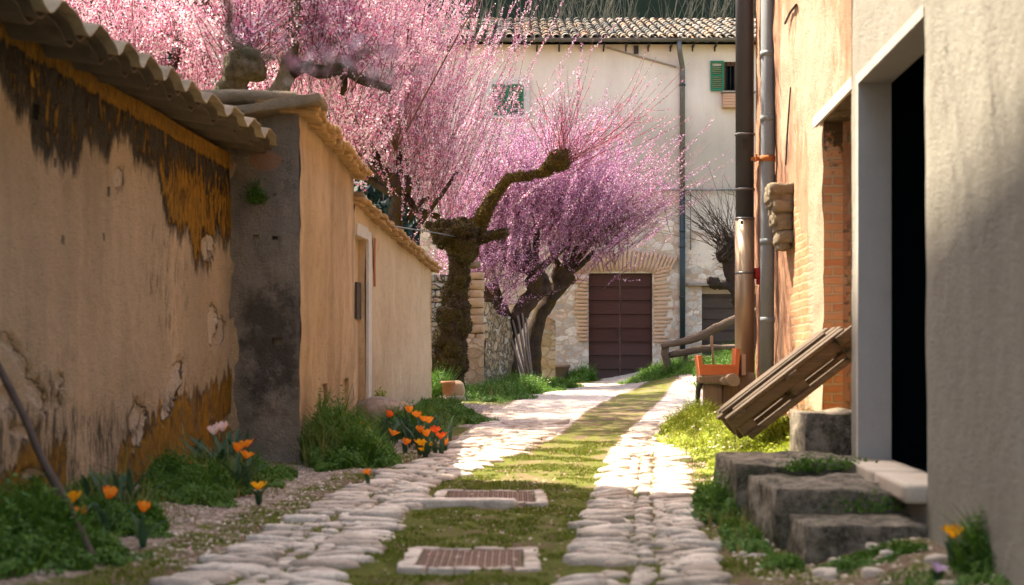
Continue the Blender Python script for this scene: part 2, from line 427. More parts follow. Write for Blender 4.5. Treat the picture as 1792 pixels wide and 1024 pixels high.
# petals
def petals(name, stops, trans=.35):
    t = NT(name); c = t.ramp(t.isl(), stops)
    MT[name] = t.fin(c, .7, None, spec=.15, trans=trans)
petals('pale_blossom', [(0,(.70,.14,.33)),(.2,(.85,.35,.54)),(.45,(.93,.60,.73)),(.7,(.98,.83,.88)),(1,(1,.97,.98))])
petals('rose_blossom', [(0,(.60,.09,.20)),(.3,(.80,.24,.38)),(.7,(.88,.42,.52)),(1,(.97,.74,.76))])
petals('shade_purple_blossom', [(0,(.27,.07,.20)),(.35,(.46,.19,.38)),(.75,(.66,.38,.58)),(1,(.88,.72,.84))])  # purple puts the shade on the far crowns into the petal colour
def leafmat(name, a, b, trans=.35):
    t = NT(name); c = t.mix(t.isl(), a, b)
    MT[name] = t.fin(c, .6, None, spec=.3, trans=trans)
leafmat('leaf_deep', (.035,.11,.010), (.13,.24,.03))
leafmat('leaf_bright', (.16,.24,.015), (.36,.38,.04))
leafmat('leaf_moss', (.09,.125,.012), (.20,.22,.03), .25)
leafmat('moss_dark', (.022,.017,.006), (.10,.072,.016), .1)
leafmat('moss_gold', (.04,.03,.01), (.17,.12,.025), .15)
leafmat('leaf_evergreen', (.004,.014,.010), (.012,.030,.020), .1)
leafmat('leaf_blue', (.03,.075,.035), (.06,.12,.055), .25)
for nm, a, b in (('petal_orange',(.90,.26,.02),(.95,.38,.04)),('petal_yellow',(.95,.55,.02),(1,.42,.02)),('petal_red',(.80,.09,.02),(.9,.2,.02)),
                 ('petal_white',(.85,.62,.58),(.9,.75,.7)),('petal_lilac',(.6,.4,.62),(.7,.5,.72))): leafmat(nm, a, b, .4)
# roof tiles
def tiles():
    t = NT('roof_tile')
    c = t.ramp(t.isl(), [(0,(.05,.045,.04)),(.3,(.10,.088,.072)),(.6,(.17,.125,.085)),(.85,(.28,.135,.065)),(1,(.21,.20,.18))])
    n = t.noise(12, detail=8, rough=.75)
    c = t.mix(t.math('MULTIPLY', t.step(n, .40, .62), .8), c, (.07,.07,.062))
    MT['roof_tile'] = t.fin(c, .9, t.bump(n, .7, .02))
tiles()
# cobbles and ground
def cobble():
    t = NT('cobble_stone')
    c = t.ramp(t.isl(), [(0,(.40,.32,.26)),(.4,(.58,.485,.405)),(1,(.76,.66,.57))])
    n = t.noise(14, detail=8, rough=.7); f = t.noise(90, off=3, detail=3)
    c = t.mix(t.math('MULTIPLY', t.step(n, .42, .72), .65), c, (.24,.175,.13))
    MT['cobble_stone'] = t.fin(c, .75, t.bump(t.math('ADD', n, t.math('MULTIPLY', f, .5)), 1.0, .02))
    t = NT('pebble')
    c = t.ramp(t.isl(), [(0,(.2,.15,.11)),(.5,(.36,.28,.22)),(1,(.62,.53,.45))])
    MT['pebble'] = t.fin(c, .85)
cobble()
def ground_mat():
    t = NT('ground')
    r, g, b, *_ = t.attr()
    n1 = t.noise(3.5, detail=10, rough=.72); n2 = t.noise(26, detail=8, rough=.75, off=4); n3 = t.noise(150, detail=4, rough=.7, off=7)
    v = t.n('TexVoronoi', {'Vector': t.co(), 'Scale': 42}, out=1)
    sp = t.t.nodes.new('ShaderNodeSeparateColor'); t.t.links.new(v, sp.inputs[0])
    vd = t.n('TexVoronoi', {'Vector': t.co(), 'Scale': 42}, out=0)
    dirt = t.mix(t.step(n2, .35, .65), (.13,.085,.055), (.24,.165,.11))
    grav = t.mix(sp.outputs[0], (.28,.21,.16), (.56,.45,.37))
    grav = t.mix(t.math('MULTIPLY', t.step(n1, .4, .7), .4), grav, (.27,.19,.14))
    grav = t.mix(t.step(vd, .55, .9), grav, (.12,.085,.06))
    moss = t.mix(t.step(n2, .3, .65), (.045,.06,.010), (.16,.165,.03))
    moss = t.mix(t.math('MULTIPLY', t.step(n3, .5, .7), .5), moss, (.03,.034,.008))
    gm = t.step(t.math('ADD', r, t.math('MULTIPLY', t.math('SUBTRACT', t.math('ADD', t.math('MULTIPLY',n1,.5), t.math('MULTIPLY',n2,.5)), .5), 2.2)), .4, .6)
    mm = t.step(t.math('ADD', g, t.math('MULTIPLY', t.math('SUBTRACT', t.math('ADD', t.math('MULTIPLY',n1,.6), t.math('MULTIPLY',n2,.4)), .5), 2.6)), .42, .58)
    c = t.mix(gm, dirt, grav); c = t.mix(mm, c, moss)
    pale = t.step(t.math('ADD', b, t.math('MULTIPLY', t.math('SUBTRACT', n2, .5), 1.6)), .42, .6)
    pc = t.mix(sp.outputs[1], (.42,.35,.28), (.64,.55,.47))
    c = t.mix(pale, c, pc)
    h = t.math('ADD', t.math('MULTIPLY', n2, 1.0), t.math('MULTIPLY', n3, .4))
    h = t.math('ADD', h, t.math('MULTIPLY', t.math('MULTIPLY', vd, gm), -.6))
    MT['ground'] = t.fin(c, .95, t.bump(h, .8, .03), spec=.15)
ground_mat()
simple('hill_earth', (.004,.007,.006), (.006,.009,.007), 2, spec=0, rough=1)
def lid():
    t = NT('cover_metal')
    n = t.noise(9, detail=8, rough=.7)
    MT['cover_metal'] = t.fin(t.mix(t.step(n,.35,.65), (.30,.19,.135), (.20,.125,.09)), .7, t.bump(n, .4, .01), .2)
lid()
# ================================================================ ground
LT = [(4.5,-1.75,-.80),(5.73,-1.395,-.68),(7,-1.30,-.60),(9.5,-1.05,-.50),(12.2,-.62,.12),(15,-.42,.52),(18.7,-.20,.93),(24,.33,1.77),(27,.9,2.5),(31,2.0,3.6)]
RT = [(4.5,.10,.83),(5.73,.19,.86),(8,.41,1.06),(9.5,.57,1.20),(12.2,.86,1.47),(17.4,1.64,2.2),(24,2.66,3.4),(27,3.2,4.1),(31,4.3,5.6)]
def trk(T, Y):
    a = np.array(T); return np.interp(Y, a[:,0], a[:,1]), np.interp(Y, a[:,0], a[:,2])
def ground(X, Y):
    X = np.asarray(X, float); Y = np.asarray(Y, float)
    z = -.95+.0096*(np.clip(Y,-20,40)-6)
    z = z+.45*sst(1.8,4.3,X)*sst(20,27,Y)
    z = z+.20*sst(1.5,2.3,X)*sst(8.6,10.2,Y)*sst(16.5,14,Y)
    z = z+.12*sst(1.25,1.8,X)*sst(8.2,7,Y)*sst(3,5,Y)
    z = z+.10*sst(-.9,-2.0,X)*sst(16,20,Y)
    z = z+.10*sst(-1.3,-2.3,X)*sst(12,9,Y)
    return z
def gz(x, y): return float(ground(x, y))
def gp(px, py, s=0.0):                      # point standing s above the flat ground seen at that spot
    Y = (1.0076-s)/((py-HY)/F+.0096); return Vector(((px-CX)/F*Y, Y, 0))

def spaced(pts):
    out = []
    for a, b, d in pts:
        n = max(1, int(round((b-a)/d))); out += list(np.linspace(a, b, n, endpoint=False))
    out.append(pts[-1][1]); return np.array(out)
xs = spaced([(-900,-100,100),(-100,-20,10),(-20,-6,1),(-6,-3,.2),(-3,3,.045),(3,6,.12),(6,20,1),(20,100,10),(100,900,100)])
ys = spaced([(-300,-20,40),(-20,3,1.5),(3,5,.2),(5,14,.045),(14,26,.09),(26,34,.2),(34,60,2),(60,1200,60)])
GX, GY = np.meshgrid(xs, ys)
gxf, gyf = GX.ravel(), GY.ravel()
gzf = ground(gxf, gyf)
nn = np.array([noise.noise(Vector((x*1.1, y*1.1, 3)))*.035+noise.noise(Vector((x*5, y*5, 7)))*.016+noise.noise(Vector((x*14, y*14, 1)))*.007
               if (abs(x) < 7 and 3 < y < 34) else 0 for x, y in zip(gxf, gyf)])
cov = ((abs(gxf+.185) < .34) & (abs(gyf-6.43) < .36)) | ((abs(gxf+.135) < .38) & (abs(gyf-8.85) < .42))
nn = np.where(cov, nn-.03, nn)
gzf = gzf+nn
def masks(X, Y):
    l0, l1 = trk(LT, Y); r0, r1 = trk(RT, Y)
    inl = sst(l0-.12, l0+.03, X)*sst(l1+.12, l1-.03, X)
    inr = sst(r0-.12, r0+.03, X)*sst(r1+.12, r1-.03, X)
    mid = sst(l1-.05, l1+.1, X)*sst(r0+.05, r0-.1, X)
    near = sst(15, 12.5, Y)
    grav = np.zeros_like(X); moss = np.zeros_like(X); pale = np.zeros_like(X)
    moss += mid*(.58-.10*sst(14,18,Y)*sst(24,19,Y))
    # left shoulder
    left = sst(l0+.02, l0-.15, X)
    dl = l0-X
    grav += left*np.where(Y < 10.2, .62*sst(.1,.35,dl), 0)
    moss += left*np.where(Y < 10.2, .52, 0)*np.where(dl<.35,1,.75)
    grav += left*np.where(Y >= 10.2, .66, 0); moss += left*np.where(Y >= 10.2, .40, 0)*sst(13.5,12.5,Y)
    patch = sst(-1.0,-.6,X)*sst(15,16,Y)*sst(21.5,19.5,Y)*left
    grav += patch*.5; moss += left*sst(13,14.5,Y)*(1-patch)*.8
    # right shoulder
    right = sst(r1-.02, r1+.15, X)
    moss += right*.50; grav += right*.5
    moss += right*sst(22,24,Y)*.5
    # tracks
    pale += (inl+inr)*sst(11.5,14.5,Y)*(.85-.28*sst(19,26,Y))
    grav += (inl+inr)*.25; moss += (inl+inr)*.62*sst(12.5,10,Y)
    # pale gravel spur to the barn door
    sx = .3+(Y-25.2)*.62
    spur = np.exp(-((X-sx)/.75)**2)*sst(24.3,25.6,Y)*sst(30.5,29,Y)
    pale += spur*.62
    return np.clip(grav,0,1), np.clip(moss,0,1), np.clip(pale,0,1)
mg, mm, mp = masks(gxf, gyf)
nx, ny = len(xs), len(ys)
I = np.arange(nx*ny).reshape(ny, nx)
Q = np.stack([I[:-1,:-1].ravel(), I[:-1,1:].ravel(), I[1:,1:].ravel(), I[1:,:-1].ravel()], 1)
g = np_mesh('ground', np.stack([gxf, gyf, gzf], 1), Q, MT['ground'], None, True)
tag(g, kind='structure'); set_attr(g, 'mask', np.stack([mg, mm, mp, np.ones_like(mg)], 1))
def gsurf(x, y):
    z = gz(x, y)
    if abs(x) < 7 and 3 < y < 34: z += noise.noise(Vector((x*1.1, y*1.1, 3)))*.035+noise.noise(Vector((x*5, y*5, 7)))*.016
    return z

# cobbles: each wheel track is rows of long edge stones with small ones packed between
def dome(mb, x, y, rx, ry, h, rz, seed):
    n = 11; cs, sn = math.cos(rz), math.sin(rz); z = gsurf(x, y)-.006
    pr = [1+.38*noise.noise(Vector((seed*1.7, k*.9, 0)))+.1*noise.noise(Vector((seed*2.7, k*2.1, 4))) for k in range(n)]
    e = 2.15; vs = []
    tx, ty = random.uniform(-.12,.12), random.uniform(-.12,.12)
    for rr, zz in ((1.0,-.02),(.96,h*.55),(.82,h*.9),(.45,h*1.03)):
        for k in range(n):
            t = 2*math.pi*k/n; c, s_ = math.cos(t), math.sin(t)
            sx_ = math.copysign(abs(c)**(2/e), c); sy_ = math.copysign(abs(s_)**(2/e), s_)
            a, b = sx_*rx*rr*pr[k], sy_*ry*rr*pr[k]
            vs.append((x+a*cs-b*sn, y+a*sn+b*cs, z+zz+(a*tx+b*ty if zz > 0 else 0)+noise.noise(Vector((a*18+seed, b*18, zz*9)))*.007))
    vs.append((x, y, z+h*1.05))
    fs = [(i*n+k, i*n+(k+1)%n, (i+1)*n+(k+1)%n, (i+1)*n+k) for i in range(3) for k in range(n)]
    fs += [(3*n+k, 3*n+(k+1)%n, 4*n) for k in range(n)]
    mb.add(vs, fs, True)
def track(T, name, seed):
    random.seed(seed); mb = MB(); y = 4.6; k = 0
    while y < 16.5:
        x0, x1 = [float(v) for v in trk(T, y)]
        far = float(sst(11, 15.5, y))
        w = x1-x0; hh = (.027+random.uniform(0,.014))*(1-.5*far)
        dyl = random.uniform(.10,.175)*(1-.05*far)
        for side in (0, 1):
            ln = w*random.uniform(.30,.50)
            if random.random() < .06: continue
            cx = (x0+ln/2+random.uniform(-.05,.03)) if side == 0 else (x1-ln/2+random.uniform(-.03,.05))
            cy = y+random.uniform(-.02,.02)
            k += 1
            if not (ManX(cx, cy)): dome(mb, cx, cy, ln/2*1.0, dyl/2*random.uniform(.62,.80), hh*random.uniform(.8,1.25), random.uniform(-.14,.14), k+seed*50)
        cxs = np.linspace(x0+w*.33, x1-w*.33, 3)
        for c in cxs:
            for q in (0, 1):
                if random.random() < .12: continue
                k += 1; s = w*.06*random.uniform(.6,1.3)
                dome(mb, float(c)+random.uniform(-.025,.025), y+(q-.5)*dyl*.5+random.uniform(-.012,.012), s*1.25, dyl*.22*random.uniform(.8,1.15), hh*random.uniform(.55,.85), random.uniform(-.5,.5), k+seed*90)
        y += dyl
    o = mb.build(name, MT['cobble_stone']); tag(o, kind='structure')
def ManX(x, y): return False
track(LT, 'cobbled_path', 3); track(RT, 'cobbled_path', 5)
# loose stones and gravel
def pebbles(name, areas, mat, seed):
    r = np.random.default_rng(seed); V = []; Q = []; b = 0
    base = np.array([(1,0,0),(0,1,0),(-1,0,0),(0,-1,0),(0,0,1),(.7,.7,.3),(-.7,.7,.35),(-.7,-.7,.3),(.7,-.7,.3)])
    tri = np.array([(0,5,4),(5,1,4),(1,6,4),(6,2,4),(2,7,4),(7,3,4),(3,8,4),(8,0,4)])
    for (x0,x1,y0,y1,n,s0,s1) in areas:
        for _ in range(n):
            x, y = r.uniform(x0,x1), r.uniform(y0,y1)
            s = s0+(s1-s0)*r.random()**3; a = r.uniform(0,6.28); c, sn = math.cos(a), math.sin(a)
            p = base*np.array([s, s*r.uniform(.55,.9), s*r.uniform(.4,.7)])*r.uniform(.8,1.2,(9,1))
            p = np.stack([p[:,0]*c-p[:,1]*sn+x, p[:,0]*sn+p[:,1]*c+y, p[:,2]+gsurf(x,y)-s*.08+.002], 1)
            V.append(p); Q.append(tri+b); b += 9
    o = np_mesh(name, np.concatenate(V), np.concatenate(Q), mat); tag(o, kind='stuff')
    return o
o = pebbles('gravel', [(-2.1,-1.1,6,10.5,5200,.004,.017),(1.0,1.9,4.6,9.5,4200,.004,.018),(-.6,.4,5,10,900,.003,.012),(-1.6,-.6,10,15,2600,.004,.014),(-1.0,.3,15.5,21,3000,.005,.016),(1.1,1.7,9.5,14,1500,.004,.014)], MT['pebble'], 11)
tag(o, 'loose pinkish gravel scattered along both edges of the lane', 'gravel')
random.seed(21); mb = MB()
for i in range(46):
    x, y = random.uniform(1.22,2.6), random.uniform(4.6,6.2)
    s = random.uniform(.022,.055); dome(mb, x, y, s*1.2, s*.8, .03, random.uniform(-.5,.5), i+900)
for i in range(26):
    x, y = random.uniform(1.0,1.5), random.uniform(6.3,8.6)
    s = random.uniform(.012,.035); dome(mb, x, y, s*1.2, s*.8, .02, random.uniform(-.5,.5), i+990)
tag(mb.build('cobbled_edge', MT['cobble_stone']), kind='structure')

# manhole covers
def manhole(cx, cy, w, d, label, half=False):
    t = thing('manhole_cover', label, 'manhole cover', (cx, cy, gsurf(cx, cy)), 'manhole covers set in the moss strip')
    zb = max(gsurf(cx+i*w*.25, cy+j*d*.25) for i in (-2,-1,0,1,2) for j in (-2,-1,0,1,2))-.021
    fr = MB(); fw = .075
    random.seed(int(cx*100)+5)
    for (a0,a1,b0,b1,nn_) in ((cx-w/2,cx+w/2,cy-d/2,cy-d/2+fw*.8,5),(cx-w/2,cx+w/2,cy+d/2-fw*.8,cy+d/2,4),
                          (cx-w/2,cx-w/2+fw,cy-d/2+fw*.8,cy+d/2-fw*.8,4),(cx+w/2-fw,cx+w/2,cy-d/2+fw*.8,cy+d/2-fw*.8,4)):
        lng = (a1-a0) > (b1-b0)
        for i in range(nn_):
            t0, t1 = i/nn_, (i+1)/nn_
            if lng: c = ((a0+(a1-a0)*(t0+t1)/2), (b0+b1)/2); s = ((a1-a0)/nn_-.008, b1-b0-.004)
            else: c = ((a0+a1)/2, b0+(b1-b0)*(t0+t1)/2); s = (a1-a0-.004, (b1-b0)/nn_-.008)
            fr.rock((c[0]+random.uniform(-.004,.004), c[1], zb-.012), (s[0], s[1], .048+random.uniform(-.006,.006)), seed=i+int(a0*10), n=6, rnd=.16, amp=.012, fr=9)
    fr.build('frame', MT['cobble_stone'], t)
    ld = MB(); iw, idp = w-2*fw-.02, d-1.6*fw-.02
    ld.box((cx, cy, zb-.012), (iw, idp, .03))
    L = ld.build('lid', MT['cover_metal'], t)
    rb = MB(); nxx, nyy = int(iw/.03), int(idp/.03)
    for i in range(nxx):
        for j in range(nyy):
            if (i+j) % 2 == 0: s = (.024, .008, .008)
            else: s = (.008, .024, .008)
            x = cx-iw/2+(i+.5)*iw/nxx; y = cy-idp/2+(j+.5)*idp/nyy
            rb.box((x, y, zb+.006), s)
    rb.build('tread_pattern', MT['cover_metal'], t)
manhole(-.185, 6.43, .62, .66, 'woven iron cover in a pale block frame, nearer of the two in the moss strip')
manhole(-.135, 8.85, .70, .78, 'woven iron cover with worn frame, farther one beside the sunlit patch')
mb = MB(); mb.rock((-.28, 8.30, gsurf(-.28,8.3)+.008), (.62,.13,.06), seed=4, n=5, rnd=.2, amp=.01)
tag(mb.build('stone_slab', MT['cobble_stone']), 'flat pale stone slab in the moss just before the farther manhole cover', 'slab')

# ================================================================ walls
def panel(mb, org, ud, nd, us, vs, top, bot, holes=(), amp=.01, fr=1.2, open_back=False):
    """front skin of a wall along ud from org; heights are absolute z; holes (u0,u1,z0,z1,depth[,closed])"""
    holes = [tuple(round(float(q), 4) if k < 4 else q for k, q in enumerate(h)) for h in holes]
    us = np.array(sorted(set(np.round(list(us)+[h[0] for h in holes]+[h[1] for h in holes], 4))))
    vs = np.array(sorted(set(np.round(list(vs)+[h[2] for h in holes]+[h[3] for h in holes], 4))))
    ud = Vector(ud).normalized(); nd = Vector(nd).normalized(); org = Vector(org)
    def P(u, z):
        zz = min(max(z, bot(u)), top(u))
        p = Vector((org.x, org.y, 0))+ud*u; p.z = zz
        d = (noise.noise(p*fr)+.5*noise.noise(p*fr*3.3)+.22*noise.noise(p*fr*11))*amp
        return p+nd*d
    grid = [[P(u, z) for z in vs] for u in us]
    b = len(mb.v); nv = len(vs)
    mb.add([p for col in grid for p in col], [])
    def inh(u, z):
        for h in holes:
            if h[0]-1e-6 < u < h[1]+1e-6 and h[2]-1e-6 < z < h[3]+1e-6: return h
    flip = (ud.cross(Vector((0,0,1)))).dot(nd) < 0
    for i in range(len(us)-1):
        uc = (us[i]+us[i+1])/2
        for j in range(nv-1):
            if inh(uc, (vs[j]+vs[j+1])/2): continue
            if abs(grid[i][j].z-grid[i][j+1].z) < 1e-5 and abs(grid[i+1][j].z-grid[i+1][j+1].z) < 1e-5: continue
            f = (b+i*nv+j, b+(i+1)*nv+j, b+(i+1)*nv+j+1, b+i*nv+j+1)
            mb.f.append(f[::-1] if flip else f); mb.sm.append(True)
    for h in holes:
        u0, u1, z0, z1, dp = h[:5]
        ii = [i for i, u in enumerate(us) if u0-1e-6 <= u <= u1+1e-6]; jj = [j for j, z in enumerate(vs) if z0-1e-6 <= z <= z1+1e-6]
        ring = [(i, jj[0]) for i in ii]+[(ii[-1], j) for j in jj[1:]]+[(i, jj[-1]) for i in reversed(ii[:-1])]+[(ii[0], j) for j in reversed(jj[1:-1])]
        vv = []
        for (i, j) in ring:
            p = grid[i][j]; q = Vector((org.x, org.y, 0))+ud*us[i]-nd*dp; q.z = p.z; vv += [p, q]
        m = len(ring)
        mb.add(vv, [(2*k, 2*((k+1)%m), 2*((k+1)%m)+1, 2*k+1) for k in range(m)])
        if not (len(h) > 5 and h[5] == 'open'):
            q = [Vector((org.x, org.y, z))+ud*u-nd*dp for u, z in ((u0,z0),(u1,z0),(u1,z1),(u0,z1))]
            mb.add(q, [(0,1,2,3)])
    return us, vs
def shell(mb, org, ud, nd, u0, u1, th, top, bot, steps=6):
    """back, ends and top of the wall behind a panel"""
    ud = Vector(ud).normalized(); nd = Vector(nd).normalized(); org = Vector(org)
    def p(u, z, back): q = Vector((org.x, org.y, 0))+ud*u-nd*(th if back else .0); q.z = z; return q
    ul = [u0+(u1-u0)*k/steps for k in range(steps+1)]
    vs = []
    for u in ul: vs += [p(u, bot(u)-.3, 1), p(u, top(u), 1), p(u, top(u), 0), p(u, bot(u)-.3, 0)]
    fs = []
    for k in range(steps):
        a = 4*k; fs += [(a, a+1, a+5, a+4), (a+1, a+2, a+6, a+5)]
    fs += [(0,1,2,3), (4*steps,4*steps+1,4*steps+2,4*steps+3)]
    mb.add(vs, fs)
def rng(a, b, d): return list(np.linspace(a, b, max(2, int((b-a)/d)+1)))
def pmask(o, fn):
    me = o.data; n = len(me.vertices); co = np.empty(n*3, np.float32); me.vertices.foreach_get('co', co); co = co.reshape(-1,3)
    x, y, z = co[:,0], np.maximum(co[:,1], .5), co[:,2]
    px, py = CX+F*x/y, HY-F*z/y
    r, g_, b = fn(x, y, z, px, py)
    set_attr(o, 'mask', np.stack([r, g_, b, np.ones(n)], 1))
def ell(px, py, cx, cy, rx, ry, slant=0):
    dx = px-cx-slant*(py-cy); return np.clip(1.35-np.sqrt((dx/rx)**2+((py-cy)/ry)**2), 0, 1)

# ---- left: lichen covered wall of the low shed with corrugated roof
W1a = Vector((-2.87,.5,0)); W1b = Vector((-2.205,11.4,0)); d1 = (W1b-W1a); L1 = d1.length; d1.normalize(); n1 = Vector((d1.y,-d1.x,0))
sh = thing('mossy_shed', 'low shed with peeling plaster wall, orange lichen under a corrugated roof, nearest on the left', 'shed', (-3.2,6,gz(-3.2,6)))
mb = MB()
top1 = lambda u: 1.66-.012*u; bot1 = lambda u: -1.3
holes = []
for (hx_, hy_, s) in ((64,196,.035),(95,285,.022),(192,335,.028),(108,420,.022),(184,415,.02)):
    Y = -2.9/((hx_-CX)/F-.061); Y = (W1a.x-d1.x/d1.y*W1a.y)/((hx_-CX)/F-d1.x/d1.y)
    u = (Y-W1a.y)/d1.y; z = (HY-hy_)/F*Y
    holes.append((u-s, u+s, z-s*1.1, z+s*1.1, .08))
panel(mb, W1a, d1, n1, rng(0,5.0,.08)[:-1]+rng(5.0,L1,.025), rng(-1.3,1.7,.025), top1, bot1, holes, .03, .9)
shell(mb, W1a, d1, n1, 0, L1, .4, top1, bot1)
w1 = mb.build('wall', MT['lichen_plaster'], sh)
def m1(x, y, z, px, py):
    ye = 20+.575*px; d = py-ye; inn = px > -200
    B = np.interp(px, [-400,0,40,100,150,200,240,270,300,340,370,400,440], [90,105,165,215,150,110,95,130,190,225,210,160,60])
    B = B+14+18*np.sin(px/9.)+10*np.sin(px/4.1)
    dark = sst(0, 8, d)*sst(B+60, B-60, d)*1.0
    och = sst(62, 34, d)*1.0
    och = np.maximum(och, sst(B+40, B-40, d)*(.43+.23*sst(240,330,px)*sst(60,120,d)))
    low = sst(-25, 75, py-np.interp(px, [-200,0,40,130,150,230,300,360,400,430], [830,800,735,740,820,720,655,640,610,590]))
    low = low*np.where((px > 118) & (px < 205), .35, .9)
    och = np.maximum(och, low*.72)
    peel = np.zeros_like(px)
    for e in ((365,432,13,28,0),(372,570,10,42,0),(388,582,8,30,0),(243,742,19,46,0),(303,680,13,62,-.28),(105,668,9,16,0),(103,705,9,12,0),(419,338,7,28,0),(404,735,10,14,0),(210,310,10,22,0),
              (15,600,14,22,.5),(40,640,12,30,.4),(65,690,16,34,.5),(45,755,24,14,.8),(12,700,16,26,0),(60,830,24,10,0)): peel = np.maximum(peel, ell(px, py, *e))
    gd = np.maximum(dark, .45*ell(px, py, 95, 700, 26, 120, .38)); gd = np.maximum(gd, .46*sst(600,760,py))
    gd = np.maximum(gd, .34*ell(px, py, 300, 480, 70, 200)); gd = np.maximum(gd, .40*ell(px,py,415,500,22,260))
    return och, gd, peel
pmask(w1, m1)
def relief(o, nrm, depth, thr, fr):
    me = o.data; n = len(me.vertices); co = np.empty(n*3, np.float32); me.vertices.foreach_get('co', co); co = co.reshape(-1,3)
    mk = np.empty(n*4, np.float32); me.color_attributes['mask'].data.foreach_get('color', mk); b = mk.reshape(-1,4)[:,2]
    k = np.array([noise.noise(Vector(c)*fr)+.5*noise.noise(Vector(c)*fr*2.7) if v > .02 else 0 for c, v in zip(co, b)])
    dd = np.where(b+k*.35 > thr, 1.0, 0.0)*depth*(1+.35*k)
    co -= np.array(nrm)[None,:]*dd[:,None]; me.vertices.foreach_set('co', co.ravel()); me.update()
relief(w1, n1, .022, .45, 9)
# corrugated sheet
mb = MB(); n = 260; rows = 8
E0 = Vector((-2.50, .6, 1.53)); E1 = Vector((-1.82, 11.34, 1.655))
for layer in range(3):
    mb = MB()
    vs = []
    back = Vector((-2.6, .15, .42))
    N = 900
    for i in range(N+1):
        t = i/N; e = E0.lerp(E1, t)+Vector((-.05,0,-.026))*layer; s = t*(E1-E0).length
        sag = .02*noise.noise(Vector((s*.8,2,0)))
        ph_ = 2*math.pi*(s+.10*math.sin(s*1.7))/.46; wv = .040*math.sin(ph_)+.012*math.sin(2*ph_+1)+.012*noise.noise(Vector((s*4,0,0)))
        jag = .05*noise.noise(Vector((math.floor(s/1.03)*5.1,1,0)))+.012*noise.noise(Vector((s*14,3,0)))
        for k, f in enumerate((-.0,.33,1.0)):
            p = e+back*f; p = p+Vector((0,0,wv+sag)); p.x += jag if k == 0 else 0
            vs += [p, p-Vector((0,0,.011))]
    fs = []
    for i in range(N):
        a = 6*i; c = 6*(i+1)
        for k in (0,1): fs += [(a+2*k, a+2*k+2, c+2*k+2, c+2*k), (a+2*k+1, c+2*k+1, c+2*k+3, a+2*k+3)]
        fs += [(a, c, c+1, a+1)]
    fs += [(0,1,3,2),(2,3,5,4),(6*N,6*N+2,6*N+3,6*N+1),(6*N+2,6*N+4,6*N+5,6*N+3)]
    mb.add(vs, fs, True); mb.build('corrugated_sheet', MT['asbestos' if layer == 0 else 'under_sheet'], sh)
# the rest of the shed's body, out of sight behind the wall
mb = MB(); mb.box((-4.25,5.5,.1),(2.1,9.8,2.6)); mb.build('rear_wall', MT['plain_lichen_plaster'], sh)

# ---- grey block: shed standing forward of the wall
bk = thing('plaster_outbuilding', 'taller outbuilding with dark weathered front and streaked ochre side under a mossy cap', 'outbuilding', (-2.4,13,gz(-2.4,13)))
A = Vector((-1.655,11.1,0)); B_ = Vector((-1.641,14.85,0)); Cc = Vector((-2.62,11.28,0))
dB = (B_-A); LB = dB.length; dB.normalize(); nB = Vector((dB.y,-dB.x,0))
dA = (A-Cc); LA = dA.length; dA.normalize(); nA = Vector((dA.y,-dA.x,0))
mb = MB()
hl = []
for (hx_, hy_, s) in ((452,415,.028),(487,418,.025),(487,342,.012),(490,597,.045),(456,323,.008),(505,310,.007)):
    Y = 11.2; X = (hx_-CX)/F*Y; u = X-Cc.x; z = (HY-hy_)/F*Y; hl.append((u-s, u+s, z-s*.6, z+s*.6, .12))
topA = lambda u: 1.70+.17*(u/LA)
panel(mb, Cc, dA, nA, rng(0,LA-.001,.03), rng(-1.3,1.9,.03), topA, lambda u: -1.3, hl, .028, 1.6)
fo = mb.build('front_wall', MT['grey_plaster'], bk)
def m2(x, y, z, px, py):
    dk = .50*sst(420,560,py)*sst(790,690,py)*sst(395,430,px)+.30*ell(px,py,505,300,40,160)+.35*ell(px,py,470,590,60,110)+.25*ell(px,py,430,240,40,40)
    br = ell(px,py,464,281,32,18)*1.2
    tan = .5*sst(700,800,py)*sst(450,520,px)+.35*ell(px,py,470,640,20,60)
    return np.clip(tan,0,1), np.clip(dk,0,1), np.clip(br,0,1)
pmask(fo, m2)
mb = MB()
hl = []
for (x0,x1,y0,y1,dp) in ((564,572,672,708,.10),(603,612,663,742,.06)):
    Y0 = (A.x)/((x0-CX)/F); Y1 = A.x/((x1-CX)/F)
    hl.append((Y0-A.y, Y1-A.y, (HY-y1)/F*Y0, (HY-y0)/F*Y0, dp))
topB = lambda u: 1.87-.012*u
panel(mb, A, dB, nB, rng(0,LB,.05), rng(-1.3,1.9,.05), topB, lambda u: -1.3, hl, .035, 1.1)
mb.build('side_wall', MT['ochre_plaster'], bk)
mb = MB(); mb.rock((-2.12,12.98,.15), (.82,3.55,3.2), n=4, rnd=.0, amp=.02)
mb.build('core_wall', MT['ochre_plaster'], bk)
